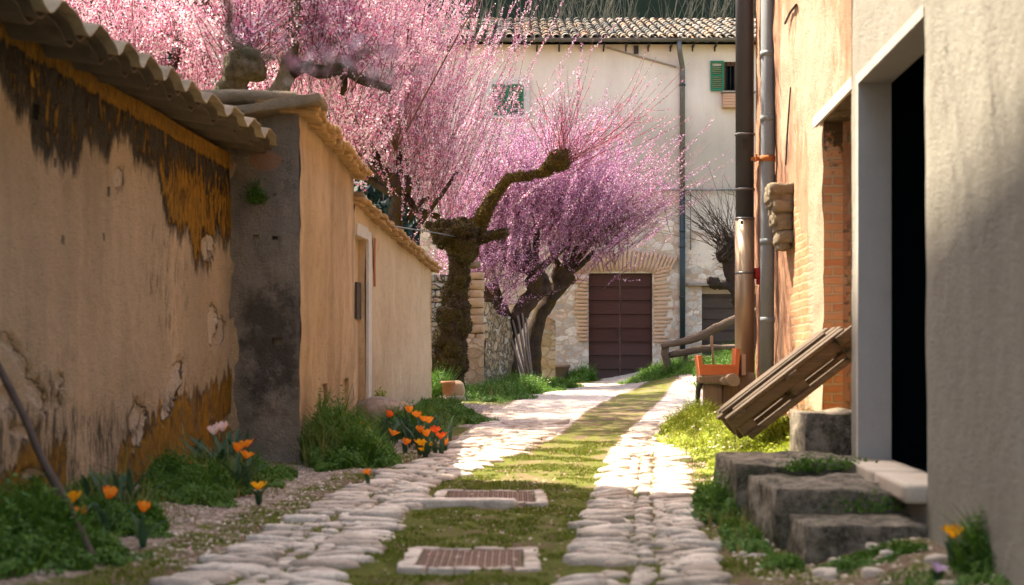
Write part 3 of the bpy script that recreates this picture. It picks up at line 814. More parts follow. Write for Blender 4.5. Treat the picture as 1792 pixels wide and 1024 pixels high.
# cap: sloping stone slab in front, layered tiles along the side
mb = MB()
mb.rock(Vector((-2.68,11.2,1.735)).lerp(Vector((-1.50,11.02,1.925)), .5), (1.26,.42,.075), Matrix.Rotation(-.16,3,'Y'), seed=30, n=14, rnd=.05, amp=.03, fr=4)
mb.build('cap_slab', MT['cap_stone'], bk)
def eave(name, P0, P1, over, inw, mat, parent, n, seed, th=.045, lay=2, drop=.03):
    mb = MB(); random.seed(seed); P0 = Vector(P0); P1 = Vector(P1); d = (P1-P0); L = d.length; d.normalize()
    nrm = Vector((d.y,-d.x,0)).normalized()
    for l in range(lay):
        for i in range(n):
            t = (i+.5+random.uniform(-.1,.1))/n; c = P0+d*(L*t)
            o = over*(.72+.28*l)+random.uniform(-.025,.025)
            m = Matrix((nrm, d, nrm.cross(d))).transposed()
            rt = m @ Matrix.Rotation(.16+random.uniform(-.05,.05),3,'Y')
            mb.rock(c+nrm*((o-inw)/2)+Vector((0,0,l*(th*.9)+random.uniform(-.008,.008))), (o+inw, L/n*1.02, th), rt, seed=seed+i+l*70, n=4, rnd=.14, amp=.014, fr=9)
    return mb.build(name, mat, parent)
eave('cap_tiles', (-1.655,11.05,1.865), (-1.64,14.98,1.83), .17, .35, MT['cap_tile'], bk, 24, 40)
mb = MB(); mb.rock((-2.15,13.0,1.96),(.95,3.9,.1), n=4, rnd=.05, amp=.03); mb.build('roof_bed', MT['cap_stone'], bk)

# ---- honey coloured low house beyond
lh = thing('honey_cottage', 'low honey coloured plaster building with a white framed doorway behind the outbuilding', 'cottage', (-1.9,18,gz(-1.9,18)))
A2 = Vector((-1.66,14.86,0)); B2 = Vector((-1.20,21.2,0)); d2 = B2-A2; L2 = d2.length; d2.normalize(); n2 = Vector((d2.y,-d2.x,0))
topL = lambda u: 1.53-.36*(u/L2)+.02*math.sin(u*2.3)
def uat(px): Y = (A2.x-d2.x/d2.y*A2.y)/((px-CX)/F-d2.x/d2.y); return (Y-A2.y)/d2.y
uD0, uD1 = .10, uat(641)
mb = MB()
zt = 1.19
panel(mb, A2, d2, n2, rng(0,L2,.07), rng(-1.3,1.56,.06), topL, lambda u: -1.3, [(uD0,uD1,-.93,zt,.14), (uat(711)-.02,uat(711)+.02,.27,.31,.1)], .04, .9)
shell(mb, A2, d2, n2, 0, L2, .5, topL, lambda u: -1.2)
# end face of the cottage
mb.build('wall', MT['honey_plaster'], lh)
def on(px_u, z, out=0): return A2+d2*px_u+n2*out+Vector((0,0,z))
mb = MB()
m = Matrix((d2, n2, Vector((0,0,1)))).transposed()
mb.box(on(uD1+.10, (-.95+zt)/2+.03, .012), (.20,.03,zt+.95+.14), m); mb.box(on((uD0+uD1)/2-.0, zt+.07, .012), (uD1-uD0-.004,.03,.13), m)
fr = mb.build('door_frame', MT['white_paint'], lh)
mb = MB(); um = (uD0+uD1)/2; mb.box(on(um, .15, -.10), (uD1-uD0-.02,.03,2.1), m)
dr = mb.build('door', MT['honey_plaster'], lh)
mb = MB(); mb.box(on(uD1-.13, .52, -.07), (.24,.03,.40), m); mb.build('door_window', MT['grey_glass'], dr)
eave('eave_tiles', on(-.05,1.555), on(L2+.12,1.20), .15, .4, MT['cap_tile'], lh, 44, 90, th=.04)
mb = MB(); mb.rock((-2.0,18.0,1.42),(.9,6.4,.1), Matrix.Rotation(-.056,3,'X'), n=4, rnd=.05, amp=.03); mb.build('roof_bed', MT['cap_stone'], lh)
mb = MB(); mb.box(on(uat(655), .98, .006), (.09,.008,.55), m); mb.build('rust_streak', MT['rust'], lh)

# ---- rubble walls behind
def blockwall(name, label, cat, x0, x1, y0, z1, th, mat, seed, rows=.11, zb=-1.0, ends=True, parent=None, wobble=.05):
    """coursed rough stones along a line (x0,y0)-(x1,y1)"""
    random.seed(seed); mb = MB(); P0 = Vector((*x0,0)); P1 = Vector((*x1,0)); d = P1-P0; L = d.length; d.normalize(); nrm = Vector((d.y,-d.x,0))
    m = Matrix((d, nrm, Vector((0,0,1)))).transposed()
    z = zb
    while z < max(z1(0), z1(1)):
        h = rows*random.uniform(.75,1.3); u = random.uniform(-.1,0)
        while u < L:
            w = random.uniform(.16,.40)
            if u+w > L-.1: w = L-u+random.uniform(0,.03)
            t = min(max((u+w/2)/L,0),1)
            if z+h*.5 < z1(t)+random.uniform(-.05,.04) and w > .03:
                mb.rock(P0+d*(u+w/2)-nrm*(th/2)+Vector((0,0,z+h/2)), (w*.985, th*random.uniform(.92,1.06), h*.97), m @ Matrix.Rotation(random.uniform(-.03,.03),3,'Y'), seed=random.randint(0,999), n=3, rnd=.14, amp=.014, fr=7)
            u += w
        z += h
    return mb
p = thing('stone_pillar', 'rough stone gate pillar just right of the mossy tree trunk', 'pillar', (-.72,24.6,gz(-.72,24.6)))
blockwall('', '', '', (-.96,24.5),(-.50,24.5), 0, lambda t: 1.40, .5, None, 5, .15, zb=.10).build('upper_stones', MT['warm_stone'], p)
mb = MB(); mb.rock((-.73,24.75,-.38),(.50,.56,1.10), n=6, rnd=.06, amp=.03, fr=5); mb.rock((-.92,24.85,-.25),(.30,.5,1.2), n=6, rnd=.1, amp=.04, fr=5)
mb.build('lower_shaft', MT['rubble'], p)
mb = MB(); mb.rock((-.74,24.75,1.46),(.40,.5,.10), n=5, rnd=.3, amp=.03, fr=6); mb.build('mossy_top', MT['cap_stone'], p)
q = blockwall('', '', '', (-2.1,23.9),(-1.05,24.4), 0, lambda t: 1.28, .4, None, 8, .12).build('dry_stone_wall', MT['dry_stone'])
tag(q, 'pale dry stone wall seen in the gap left of the mossy trunk', 'stone wall')
mb = MB(); u2 = Vector((.55,3.3,0)); Lw = u2.length; d3 = u2.normalized(); n3 = Vector((d3.y,-d3.x,0))
topW = lambda u: .77-.20*sst(.5,2.6,u)+.05*math.sin(u*3)
panel(mb, Vector((-.50,24.7,0)), d3, n3, rng(0,Lw,.05), rng(-1.2,.85,.05), lambda u: float(topW(u)), lambda u: -1.2, (), .07, 3.0)
shell(mb, Vector((-.50,24.7,0)), d3, n3, 0, Lw, .45, lambda u: float(topW(u)), lambda u: -1.2)
tag(mb.build('rubble_wall', MT['rough_rubble']), 'low rough rubble wall running back from the stone pillar to the leaning poles', 'stone wall')
mb = MB(); panel(mb, Vector((.60,29.4,0)), (1,0,0), (0,-1,0), rng(0,.30,.05), rng(-1.2,.85,.06), lambda u: .72-.5*u, lambda u: -1.2, (), .05, 3)
shell(mb, Vector((.60,29.4,0)), (1,0,0), (0,-1,0), 0, .30, .5, lambda u: .72-.5*u, lambda u: -1.2)
tag(mb.build('stone_buttress', MT['rubble']), 'narrow tan stone wall end standing between the dark tree trunk and the barn wall', 'stone wall')

# ================================================================ big house at the end
YH = 32.0; SX = YH/F
hx = lambda px: (px-CX)*SX
hz = lambda py: (HY-py)*SX
hs = thing('farmhouse', 'large two storey plaster and stone house with tiled roof closing the end of the lane', 'house', (2.5,35,gz(2.5,35)))
mb = MB(); ox = hx(735)
X1 = 9.0
hol = [(hx(1030)-ox, hx(1142)-ox, hz(676), hz(478), .16), (hx(1228)-ox, hx(1345)-ox, hz(640), hz(500), .20),
       (hx(862)-ox, hx(916)-ox, hz(203), hz(148), .10), (hx(1266)-ox, hx(1312)-ox, hz(161), hz(108), .16)]
panel(mb, Vector((ox,YH,0)), (1,0,0), (0,-1,0), rng(0,X1-ox,.10), rng(-1.3,hz(78),.09), lambda u: hz(78), lambda u: -1.3, hol, .03, .6)
hw = mb.build('wall', MT['house_plaster'], hs)
def m3(x, y, z, px, py):
    st = sst(318,345,py)*np.where(px < 1194, 1, 0)
    right = np.maximum(sst(385,420,py)*sst(1285,1265,px+(py-430)*.0), 0)*np.where(px >= 1194, .85, 0)
    right = np.maximum(right, sst(480,520,py)*np.where(px >= 1194, .9, 0))
    st = np.maximum(st, right)*.95
    gr = 1.0*sst(150,300,py)*sst(350,325,py)+.35*sst(140,240,py)*ell(px,py,1120,250,160,80)+.55*ell(px,py,1245,350,60,60)
    pale = 1.1*ell(px,py,1090,475,74,34)+.9*ell(px,py,1163,540,16,60)+.9*ell(px,py,1016,545,12,60)+.6*ell(px,py,1232,440,44,50)+.35*ell(px,py,1090,395,70,30)+.40*ell(px,py,1200,560,22,60)
    return np.clip(st,0,1), np.clip(gr,0,1), np.clip(pale,0,1)
pmask(hw, m3)
mb = MB()   # side and rear walls
mb.add([(ox,YH,-1.3),(ox,42,-1.3),(ox,42,hz(78)),(ox,37,hz(78)+1.55),(ox,YH,hz(78))], [(0,1,2,3,4)])
mb.add([(X1,YH,-1.3),(X1,42,-1.3),(X1,42,hz(78)),(X1,37,hz(78)+1.55),(X1,YH,hz(78))], [(4,3,2,1,0)])
mb.add([(ox,42,-1.3),(X1,42,-1.3),(X1,42,hz(78)),(ox,42,hz(78))], [(0,1,2,3)])
mb.build('side_wall', MT['pale_plaster'], hs)
# barn door
def plank_door(parent, x0, x1, z0, z1, y, rows, mat, nm='door_leaf', n=2):
    w = (x1-x0)/n
    for i in range(n):
        mb = MB(); a, b = x0+i*w+.012, x0+(i+1)*w-.012; h = (z1-z0)/rows
        for r_ in range(rows):
            mb.box(((a+b)/2, y-random.uniform(0,.006), z0+h*(r_+.5)), (b-a, .04, h-.022))
            mb.box(((a+b)/2, y-.028, z0+h*(r_+.94)), (b-a-.01, .016, .018))
        mb.box(((a+b)/2, y+.03, (z0+z1)/2), (b-a, .02, z1-z0))
        o = mb.build(nm, mat, parent)
        if i == 0 and n == 2:
            k = MB(); k.box((b-.03, y-.045, (z0+z1)/2-.1), (.03,.03,.14)); k.build('latch', MT['iron'], o)
random.seed(2)
plank_door(hs, hx(1030), hx(1142), hz(671), hz(478), YH+.12, 8, MT['door_wood'])
random.seed(3)
sd = thing  # (helper alias not used further)
plank_door(hs, hx(1228), hx(1345), hz(638), hz(500), YH+.14, 7, MT['dark_door_wood'], 'side_door', 1)
mb = MB(); mb.box((hx(1285), YH+.10, hz(508)), (hx(1345)-hx(1228)-.02, .05, .16)); mb.build('door_header', MT['pale_wood'], hs)
mb = MB(); mb.rock((hx(1278), YH-.04, hz(498)), (hx(1350)-hx(1197), .12, .07), n=6, rnd=.05, amp=.01); mb.build('lintel', MT['cement'], hs)
mb = MB(); mb.rock((hx(1086), YH-.03, hz(676)), (1.6,.3,.1), n=5, rnd=.1, amp=.02); mb.build('door_step', MT['warm_stone'], hs)
# brick arch and jamb bricks
mb = MB(); random.seed(9)
cxA, czA = hx(1086), hz(640); 
def brick(c, w, h, ang, d=.05):
    m = Matrix.Rotation(ang,3,'Y'); mb.rock(c, (w, d, h), m, seed=random.randint(0,99), n=3, rnd=.08, amp=.006, fr=12)
n = 27
for i in range(n):
    t = (i/(n-1)-.5)*2; a = t*.52
    rr = hz(478)-czA+.035
    x = cxA+math.sin(a)*rr*1.0; zb = hz(478)+.02 if abs(x-cxA) < (hx(1142)-hx(1030))/2+.02 else hz(478)-.02
    ht = (hz(441)-hz(478))*(1-.10*t*t)
    brick((x+math.sin(a)*ht*.5, YH-.018, zb+ht*.5*math.cos(a)+.01-.12*abs(t)**3*0), .060, ht*random.uniform(.9,1.04), a)
for (xa, xb, ya, yb, sgn) in ((1003,1029,488,600,-1),(1144,1180,470,600,1)):
    py_ = ya; k = 0
    while py_ < yb:
        h = random.uniform(6.0,7.5); w = (xb-xa)*random.uniform(.62,1.0)*(1.0 if py_ < 560 else .8)
        xc = xb-w/2 if sgn < 0 else xa+w/2
        tilt = -sgn*.42*max(0,(520-py_)/50)
        brick((hx(xc), YH-.018, hz(py_)), w*SX, 4.6*SX, tilt*.6); py_ += h
mb.build('brick_arch', MT['brick_soft'], hs)
# windows
def shutter(nm, xc, z0, z1, w, y, parent, ang=0):
    mb = MB(); m = Matrix.Rotation(ang,3,'Z')
    def bb(dx, dz, sx_, sz_, dy=0, sy=.035): mb.box(Vector((xc,y,(z0+z1)/2))+m @ Vector((dx,dy,dz)), (sx_,sy,sz_), m)
    hgt = z1-z0
    bb(-w/2+.022,0,.044,hgt); bb(w/2-.022,0,.044,hgt); bb(0,hgt/2-.025,w-.088,.05); bb(0,-hgt/2+.025,w-.088,.05); bb(0,0,w-.088,.04)
    k = int((hgt-.1)/.045)
    for i in range(k):
        dz = -hgt/2+.06+i*.045
        mb.box(Vector((xc,y,(z0+z1)/2+dz))+m @ Vector((0,0,0)), (w-.09,.034,.008), m @ Matrix.Rotation(.7,3,'X'))
    return mb.build(nm, MT['green_paint'], parent)
mb = MB(); wx0, wx1, wz0, wz1 = hx(850), hx(927), hz(208), hz(140)
mb.box(((wx0+hx(862))/2, YH-.02, (wz0+wz1)/2), (hx(862)-wx0-.002,.05,wz1-wz0)); mb.box(((wx1+hx(916))/2, YH-.02, (wz0+wz1)/2), (wx1-hx(916)-.002,.05,wz1-wz0))
mb.box((hx(889), YH-.02, (hz(148)+wz1)/2), (hx(916)-hx(862)-.002,.05,wz1-hz(148)-.002)); mb.box((hx(889), YH-.03, (hz(203)+wz0)/2), (hx(916)-hx(862)-.002,.08,hz(203)-wz0-.002))
wf = mb.build('window_surround', MT['white_paint'], hs)
shutter('shutter', hx(876), hz(202), hz(149), .34, YH-.035, wf, .10); shutter('shutter', hx(903), hz(202), hz(149), .33, YH-.035, wf, -.10)
mb = MB(); x0, x1, z0, z1 = hx(1266), hx(1312), hz(161), hz(108)
for (xx, w) in ((x0+.03,.055),(x1-.03,.055),((x0+x1)/2,.06)): mb.box((xx, YH+.09, (z0+z1)/2), (w,.05,z1-z0))
mb.box(((x0+x1)/2, YH+.085, z1-.04), (x1-x0,.06,.08)); mb.box(((x0+x1)/2, YH+.085, z0+.03), (x1-x0,.06,.05))
w2 = mb.build('window_frame', MT['brown_wood'], hs)
mb = MB(); mb.box(((x0+x1)/2, YH+.12, (z0+z1)/2), (x1-x0,.01,z1-z0)); mb.build('window_pane', MT['dark_interior'], w2)
mb = MB()
for i in range(6): mb.tube([(x0+.08+i*.085, YH+.03, z0),(x0+.08+i*.085, YH+.03, z1)], .009, 6)
mb.build('window_bars', MT['iron'], w2)
shutter('shutter', hx(1254.5), hz(160), hz(107.5), .30, YH-.05, w2)
mb = MB(); mb.box((hx(1291), YH-.11, hz(163)), (.76,.20,.035)); mb.build('window_sill', MT['cement'], w2)
mb = MB(); mb.rock((hx(1290), YH-.09, hz(178)), (.68,.16,.32), n=4, rnd=.02, amp=.004)
for i in range(5): mb.box((hx(1290), YH-.178, hz(190)+i*.062+.03), (.66,.02,.05))
mb.build('brick_box', MT['brick_soft'], w2)
# roof
mb = MB(); ang = R(17.5); ca, sa = math.cos(ang), math.sin(ang); ez = hz(76); random.seed(4)
pitch = .215; x = ox-.15; col = 0
while x < X1+.2:
    for r_ in range(11):
        ln = .50; s0 = r_*.44+random.uniform(-.03,.03)
        dx = random.uniform(-.018,.018); dz = random.uniform(-.008,.012)
        for kind in (0, 1):
            cxx = x+dx+(pitch/2 if kind else 0); n = 6; vs = []
            for (s, rr) in ((s0-(.04 if r_==0 and not kind else 0), .098),(s0+ln, .080)):
                yy = YH-.30+s*ca; zz = ez+s*sa+(.055 if not kind else .01)+dz+(.0 if s == s0+ln else .018)
                for k in range(n+1):
                    t = math.pi*k/n
                    h = math.sin(t)*rr*.78*(1 if not kind else -1)
                    vs.append((cxx+math.cos(t)*rr, yy, zz+h)) 
                for k in range(n+1):
                    t = math.pi*k/n
                    h = math.sin(t)*(rr-.016)*.78*(1 if not kind else -1)
                    vs.append((cxx+math.cos(t)*(rr-.016), yy, zz+h))
            m_ = n+1; fs = []
            for k in range(n):
                fs += [(k,k+1,2*m_+k+1,2*m_+k), (m_+k,2*m_+m_+k,2*m_+m_+k+1,m_+k+1), (k,m_+k,m_+k+1,k+1)]
            mb.add(vs, fs, False)
    x += pitch
rf = mb.build('roof_tiles', MT['roof_tile'], hs)
mb = MB(); mb.add([(ox-.2,YH-.25,ez-.02),(X1+.2,YH-.25,ez-.02),(X1+.2,YH-.25+5*ca,ez-.02+5*sa),(ox-.2,YH-.25+5*ca,ez-.02+5*sa),(ox-.2,42.3,ez-.02),(X1+.2,42.3,ez-.02)], [(0,1,2,3),(3,2,5,4)])
mb.build('roof_deck', MT['cap_stone'], hs)
# gutter with brackets, downpipe
mb = MB(); vs = []; n = 8; yg, zg, rg = YH-.36, hz(73.5), .075
for xx in (hx(738), X1+.2):
    for k in range(n+1):
        t = math.pi*k/n; vs.append((xx, yg-math.cos(t)*rg, zg-math.sin(t)*rg))
    for k in range(n+1):
        t = math.pi*k/n; vs.append((xx, yg-math.cos(t)*(rg-.008), zg-math.sin(t)*(rg-.008)+.001))
m_ = n+1
mb.add(vs, [f for k in range(n) for f in ((k,2*m_+k,2*m_+k+1,k+1),(m_+k,m_+k+1,3*m_+k+1,3*m_+k))], True)
gt = mb.build('gutter', MT['grey_metal'], hs)
xx = hx(745)
while xx < X1: mb = MB(); mb.box((xx, YH-.16, hz(83)), (.035,.30,.05)); mb.box((xx, YH-.015, hz(86)), (.033,.026,.12)); mb.build('gutter_bracket', MT['iron'], gt); xx += .5
mb = MB(); mb.tube([(hx(1185.5),yg,hz(76)),(hx(1185.5),yg,hz(90)),(hx(1187),yg+.02,hz(100)),(hx(1193),YH-.10,hz(118)),(hx(1193.5),YH-.07,hz(128)),(hx(1193.5),YH-.07,hz(335))], .058, 12)
mb.build('upper_downpipe', MT['grey_metal'], gt)
mb = MB(); mb.tube([(hx(1193.5),YH-.07,hz(335)),(hx(1194),YH-.07,hz(625))], .062, 12)
mb.build('lower_downpipe', MT['teal_metal'], gt)
for yy in (150,260,335,405,432,520): mb = MB(); mb.tube([(hx(1193.5),YH-.07,hz(yy)-.02),(hx(1193.5),YH-.07,hz(yy)+.02)], .072, 12); mb.build('pipe_band', MT['teal_metal'], gt)
mb = MB(); mb.box((hx(1113), YH-.05, hz(88)), (.10,.10,.17)); mb.build('rafter_end', MT['iron'], hs)
mb = MB(); mb.bar((hx(1062),YH-.035,hz(84)),(hx(1183),YH-.035,hz(118)),.05,.03); mb.build('plaster_ridge', MT['cement'], hs)
mb = MB(); mb.tube([(hx(1083),YH-.07,hz(333)),(hx(1340),YH-.07,hz(333))], .017, 8)
for i in range(7): mb.tube([(hx(1098+i*36),YH+.02,hz(333)),(hx(1098+i*36),YH-.09,hz(333))], .022, 6)
mb.tube([(hx(1163),YH-.08,hz(333)),(hx(1163),YH-.08,hz(318))], .012, 6); mb.tube([(hx(1158),YH-.08,hz(325)),(hx(1168),YH-.08,hz(325))], .016, 6)
mb.tube([(hx(1208),YH-.07,hz(336)),(hx(1208),YH-.07,hz(438))], .012, 6); mb.tube([(hx(1202),YH-.07,hz(352)),(hx(1208),YH-.07,hz(352))], .012, 6); mb.tube([(hx(1202),YH-.07,hz(394)),(hx(1208),YH-.07,hz(394))], .012, 6)
mb.build('water_pipe', MT['galvanised'], hs)
# ================================================================ right side
kR = .062
def rw(a, Y, out=0): return Vector((a+kR*Y-out, Y, 0))
dR = Vector((kR,1,0)).normalized(); nR = Vector((-dR.y, dR.x, 0))
mR = Matrix((dR, nR, Vector((0,0,1)))).transposed()
def ru(a, px): return a/((px-CX)/F-kR)          # distance Y where wall plane a is seen at px
# near pale building
pb = thing('pale_building', 'pale grey rendered building with a tall dark doorway, nearest on the right', 'building', (3.4,4,gz(3.4,4)))
aW = 1.436; Y0 = -3.0; Yj = 7.86; Yn = 6.27; YE = 8.13
org = rw(aW, Y0); s = math.sqrt(1+kR*kR)
U = lambda Y: (Y-Y0)*s
zT, zB = (HY-145)/F*Yj, (HY-808)/F*Yj
mb = MB()
panel(mb, org, dR, nR, rng(0,U(YE),.06), rng(-1.3,5.5,.08), lambda u: 5.5, lambda u: -1.3, [(U(Yn),U(Yj),zB,zT,.17,'open')], .012, .8)
mb.build('wall', MT['pale_plaster'], pb)
mb = MB()
e = rw(aW, YE)
panel(mb, e, (1,0,0), (0,1,0), rng(0,4,.5), rng(-1.3,5.5,.5), lambda u: 5.5, lambda u: -1.3, (), .005, .8)
mb.add([rw(aW,Y0)+Vector((0,0,-1.3)), rw(aW,Y0)+Vector((4,0,-1.3)), rw(aW,Y0)+Vector((4,0,5.5)), rw(aW,Y0)+Vector((0,0,5.5))], [(0,1,2,3)])
mb.add([(5.25,Y0,-1.3),(5.94,YE,-1.3),(5.94,YE,5.5),(5.25,Y0,5.5)], [(0,1,2,3)])
mb.build('end_wall', MT['pale_plaster'], pb)
mb = MB(); mb.add([(.9,Y0-.3,5.5),(1.6,YE+.25,5.5),(6.2,YE+.25,5.5),(5.6,Y0-.3,5.5),(3.2,Y0-.3,6.7),(3.9,YE+.25,6.7)], [(0,1,5,4),(4,5,2,3),(0,4,3),(1,2,5),(0,3,2,1)])
mb.build('roof', MT['roof_tile'], pb)
# jamb lining (paler render round the opening) and interior
mb = MB()
dj = .17
def q4(Y, z, dpt): return rw(aW, Y)-nR*dpt+Vector((0,0,z))
mb.add([q4(Yj-.004,zB,-.012), q4(Yj-.004,zB,dj), q4(Yj-.004,zT-.004,dj), q4(Yj-.004,zT-.004,-.012)], [(0,1,2,3)])
mb.add([q4(Yj-.004,zT-.004,-.012), q4(Yj-.004,zT-.004,dj), q4(Yn,zT-.004,dj), q4(Yn,zT-.004,-.012)], [(0,1,2,3)])
# narrow raised edge band, its pale colour standing in for the edge highlight
mb.add([q4(Yj-.004,zB,-.012), q4(Yj+.055,zB,-.012), q4(Yj+.055,zT+.05,-.012), q4(Yj-.004,zT-.004,-.012)], [(0,1,2,3)])
mb.add([q4(Yj+.055,zT+.05,-.012), q4(Yn,zT+.05,-.012), q4(Yn,zT-.004,-.012), q4(Yj-.004,zT-.004,-.012)], [(0,1,2,3)])
mb.build('door_surround', MT['jamb_plaster'], pb)
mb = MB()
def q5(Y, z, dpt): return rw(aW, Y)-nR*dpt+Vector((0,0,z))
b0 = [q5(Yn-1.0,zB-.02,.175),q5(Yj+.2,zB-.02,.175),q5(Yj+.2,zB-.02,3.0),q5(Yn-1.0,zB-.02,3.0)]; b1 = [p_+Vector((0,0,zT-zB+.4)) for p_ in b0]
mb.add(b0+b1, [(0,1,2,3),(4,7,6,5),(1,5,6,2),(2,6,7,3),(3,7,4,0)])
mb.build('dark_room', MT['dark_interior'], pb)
mb = MB()
for (ya, yb) in ((6.285,7.02),(7.026,7.845)):
    c = rw(aW,(ya+yb)/2)-nR*.045; mb.rock(c+Vector((0,0,zB-.022)), (yb-ya,.25,.075), mR, seed=int(ya*3), n=5, rnd=.03, amp=.004)
mb.build('threshold', MT['threshold_stone'], pb)

# orange rendered house with brick
oh = thing('orange_house', 'orange rendered brick house with peeling lime wash beyond the pale building', 'house', (4.6,12.5,gz(4.6,12.5)))
aO = 1.85; Yo0 = 8.15; Yo1 = 16.9; org = rw(aO, Yo0); Uo = lambda Y: (Y-Yo0)*s
zN = (HY-212)/F*11.8
mb = MB()
panel(mb, org, dR, nR, rng(0,Uo(Yo1),.06), rng(-1.3,6.5,.07), lambda u: 6.5, lambda u: -1.3, [(Uo(9.3),Uo(11.8),-1.3,zN,.42)], .045, .9)
ow = mb.build('wall', MT['orange_plaster'], oh)
def m4(x, y, z, px, py):
    inn = (x > aO+kR*y+.06)
    br = sst(380,430,py)*ell(px,py,1404,540,20,190)*1.3+.9*sst(290,320,py)*ell(px,py,1385,380,16,60)
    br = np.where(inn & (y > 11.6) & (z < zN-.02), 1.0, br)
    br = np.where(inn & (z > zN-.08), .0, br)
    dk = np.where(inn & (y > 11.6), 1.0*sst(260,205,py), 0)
    dk = np.maximum(dk, np.where(inn, 0, .35*ell(px,py,1347,300,6,200)))
    wh = ell(px,py,1428,480,15,230)*1.2+.80*ell(px,py,1425,110,60,190)+.6*ell(px,py,1372,180,8,170)+.45*ell(px,py,1425,690,30,50)
    wh = np.where(inn, .15, wh)
    return np.clip(br,0,1), np.clip(dk,0,1), np.clip(wh,0,1)
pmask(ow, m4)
mb = MB(); far = rw(aO, Yo1)
panel(mb, far, (1,0,0), (0,1,0), rng(0,4,.3), rng(-1.3,6.5,.3), lambda u: 6.5, lambda u: -1.3, (), .02, .9)
mb.add([(far.x+4,Yo1,-1.3),(far.x+4,Yo0,-1.3),(far.x+4,Yo0,6.5),(far.x+4,Yo1,6.5)], [(0,1,2,3)])
mb.build('end_wall', MT['orange_plaster'], oh)
mb = MB(); mb.add([(1.95,Yo0,6.5),(2.5,Yo1+.3,6.5),(7.2,Yo1+.3,6.5),(6.7,Yo0,6.5),(4.4,Yo0,7.7),(4.9,Yo1+.3,7.7)], [(0,1,5,4),(4,5,2,3),(0,4,3),(1,2,5),(0,3,2,1)])
mb.build('roof', MT['roof_tile'], oh)
mb = MB(); 
for i in range(10):
    c = rw(aO,13.9,.06+.004*i)+Vector((0,0,1.02+i*.058)); w = .10+.018*i+.02*math.sin(i*1.9)
    mb.rock(c, (.44+.05*math.sin(i*2.3), w, .11), mR, seed=i+60, n=5, rnd=.14, amp=.02, fr=7)
mb.build('stone_corbel', MT['cap_stone'], oh)
mb = MB(); c = rw(aO,11.95,.02); mb.box(rw(aO,11.0,.012)+Vector((0,0,zN+.05)), (2.5,.02,.09), mR); mb.build('lintel_edge', MT['white_paint'], oh)
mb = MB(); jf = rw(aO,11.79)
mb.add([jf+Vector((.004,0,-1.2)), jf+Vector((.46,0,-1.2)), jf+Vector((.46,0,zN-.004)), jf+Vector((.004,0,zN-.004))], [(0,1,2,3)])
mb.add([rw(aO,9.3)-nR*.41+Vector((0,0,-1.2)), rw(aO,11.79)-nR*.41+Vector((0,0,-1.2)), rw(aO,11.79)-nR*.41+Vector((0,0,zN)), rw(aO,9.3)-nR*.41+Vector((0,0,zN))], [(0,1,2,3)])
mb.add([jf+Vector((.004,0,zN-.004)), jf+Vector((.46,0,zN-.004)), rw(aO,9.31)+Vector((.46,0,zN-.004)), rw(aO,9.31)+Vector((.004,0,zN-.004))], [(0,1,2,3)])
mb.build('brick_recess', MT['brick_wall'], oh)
mb = MB(); mb.box(rw(aO,11.0,-.36)+Vector((0,0,.0)), (.03,.03,2.6), mR); mb.build('white_batten', MT['white_paint'], oh)
# small stucco pipe groove / wire on wall
mb = MB(); mb.tube([rw(aO,14.0,.03)+Vector((0,0,3.2)), rw(aO,13.6,.03)+Vector((0,0,3.22)), rw(aO,13.2,.03)+Vector((0,0,3.19))], .012, 6)
mb.build('old_cable', MT['iron'], oh); mb = MB()
mb.tube([rw(aO,13.6,.03)+Vector((0,0,2.5)), rw(aO,13.8,.03)+Vector((0,0,2.15)), rw(aO,13.95,.03)+Vector((0,0,1.8))], .008, 6)
mb.build('old_cable', MT['iron'], oh)

# pipes
fl = thing('metal_flue', 'tall round metal flue pipe, dark above and brushed tan below, standing on a timber', 'flue pipe', (2.70,16.5,gz(2.7,16.5)))
fx, fy = 2.70, 16.5
mb = MB(); mb.tube([(fx,fy,(HY-655)/F*fy),(fx,fy,(HY-384)/F*fy)], .113, 28); mb.build('lower_section', MT['steel_flue'], fl)
mb = MB(); mb.tube([(fx,fy,(HY-384)/F*fy),(fx,fy,6.9)], .106, 28); mb.build('upper_section', MT['dark_flue'], fl)
for py_ in (478,383,332,236):
    mb = MB(); z = (HY-py_)/F*fy; mb.tube([(fx,fy,z-.012),(fx,fy,z+.012)], .117, 28); mb.build('clamp_band', MT['galvanised'], fl)
mb = MB(); mb.lathe((fx,fy,6.9), [(.17,0),(.17,.05),(.02,.16)]); mb.build('rain_cap', MT['dark_flue'], fl)
mb = MB(); mb.box((fx-.02,fy-.115,(HY-255)/F*fy), (.06,.02,.10)); mb.build('inspection_plate', MT['iron'], fl); mb = MB(); mb.box((fx-.055,fy-.115,(HY-391)/F*fy), (.03,.02,.04)); mb.build('catch', MT['iron'], fl)
mb = MB(); z = (HY-479)/F*fy; mb.rock((fx+.15,fy-.05,z), (.09,.10,.13), n=4, rnd=.3, amp=.01); mb.rock((fx+.16,fy-.05,z-.09), (.06,.07,.08), n=4, rnd=.3, amp=.01)
mb.build('red_bracket', MT['red_plastic'], fl)
pv = thing('grey_drainpipe', 'matt grey plastic drainpipe running down the orange wall with a rusty clamp', 'drainpipe', (2.72,15.0,gz(2.72,15)))
mb = MB(); pX, pY = 2.70, 15.03
mb.tube([(pX-.005,pY,(HY-655)/F*pY),(pX,pY,(HY-420)/F*pY),(pX+.005,pY,(HY-300)/F*pY),(pX,pY,6.4)], .073, 20)
for py_ in (208,95,560,423): z = (HY-py_)/F*pY; mb.tube([(pX,pY,z-.03),(pX,pY,z+.03)], .078, 20)
mb.build('pipe', MT['pvc'], pv)
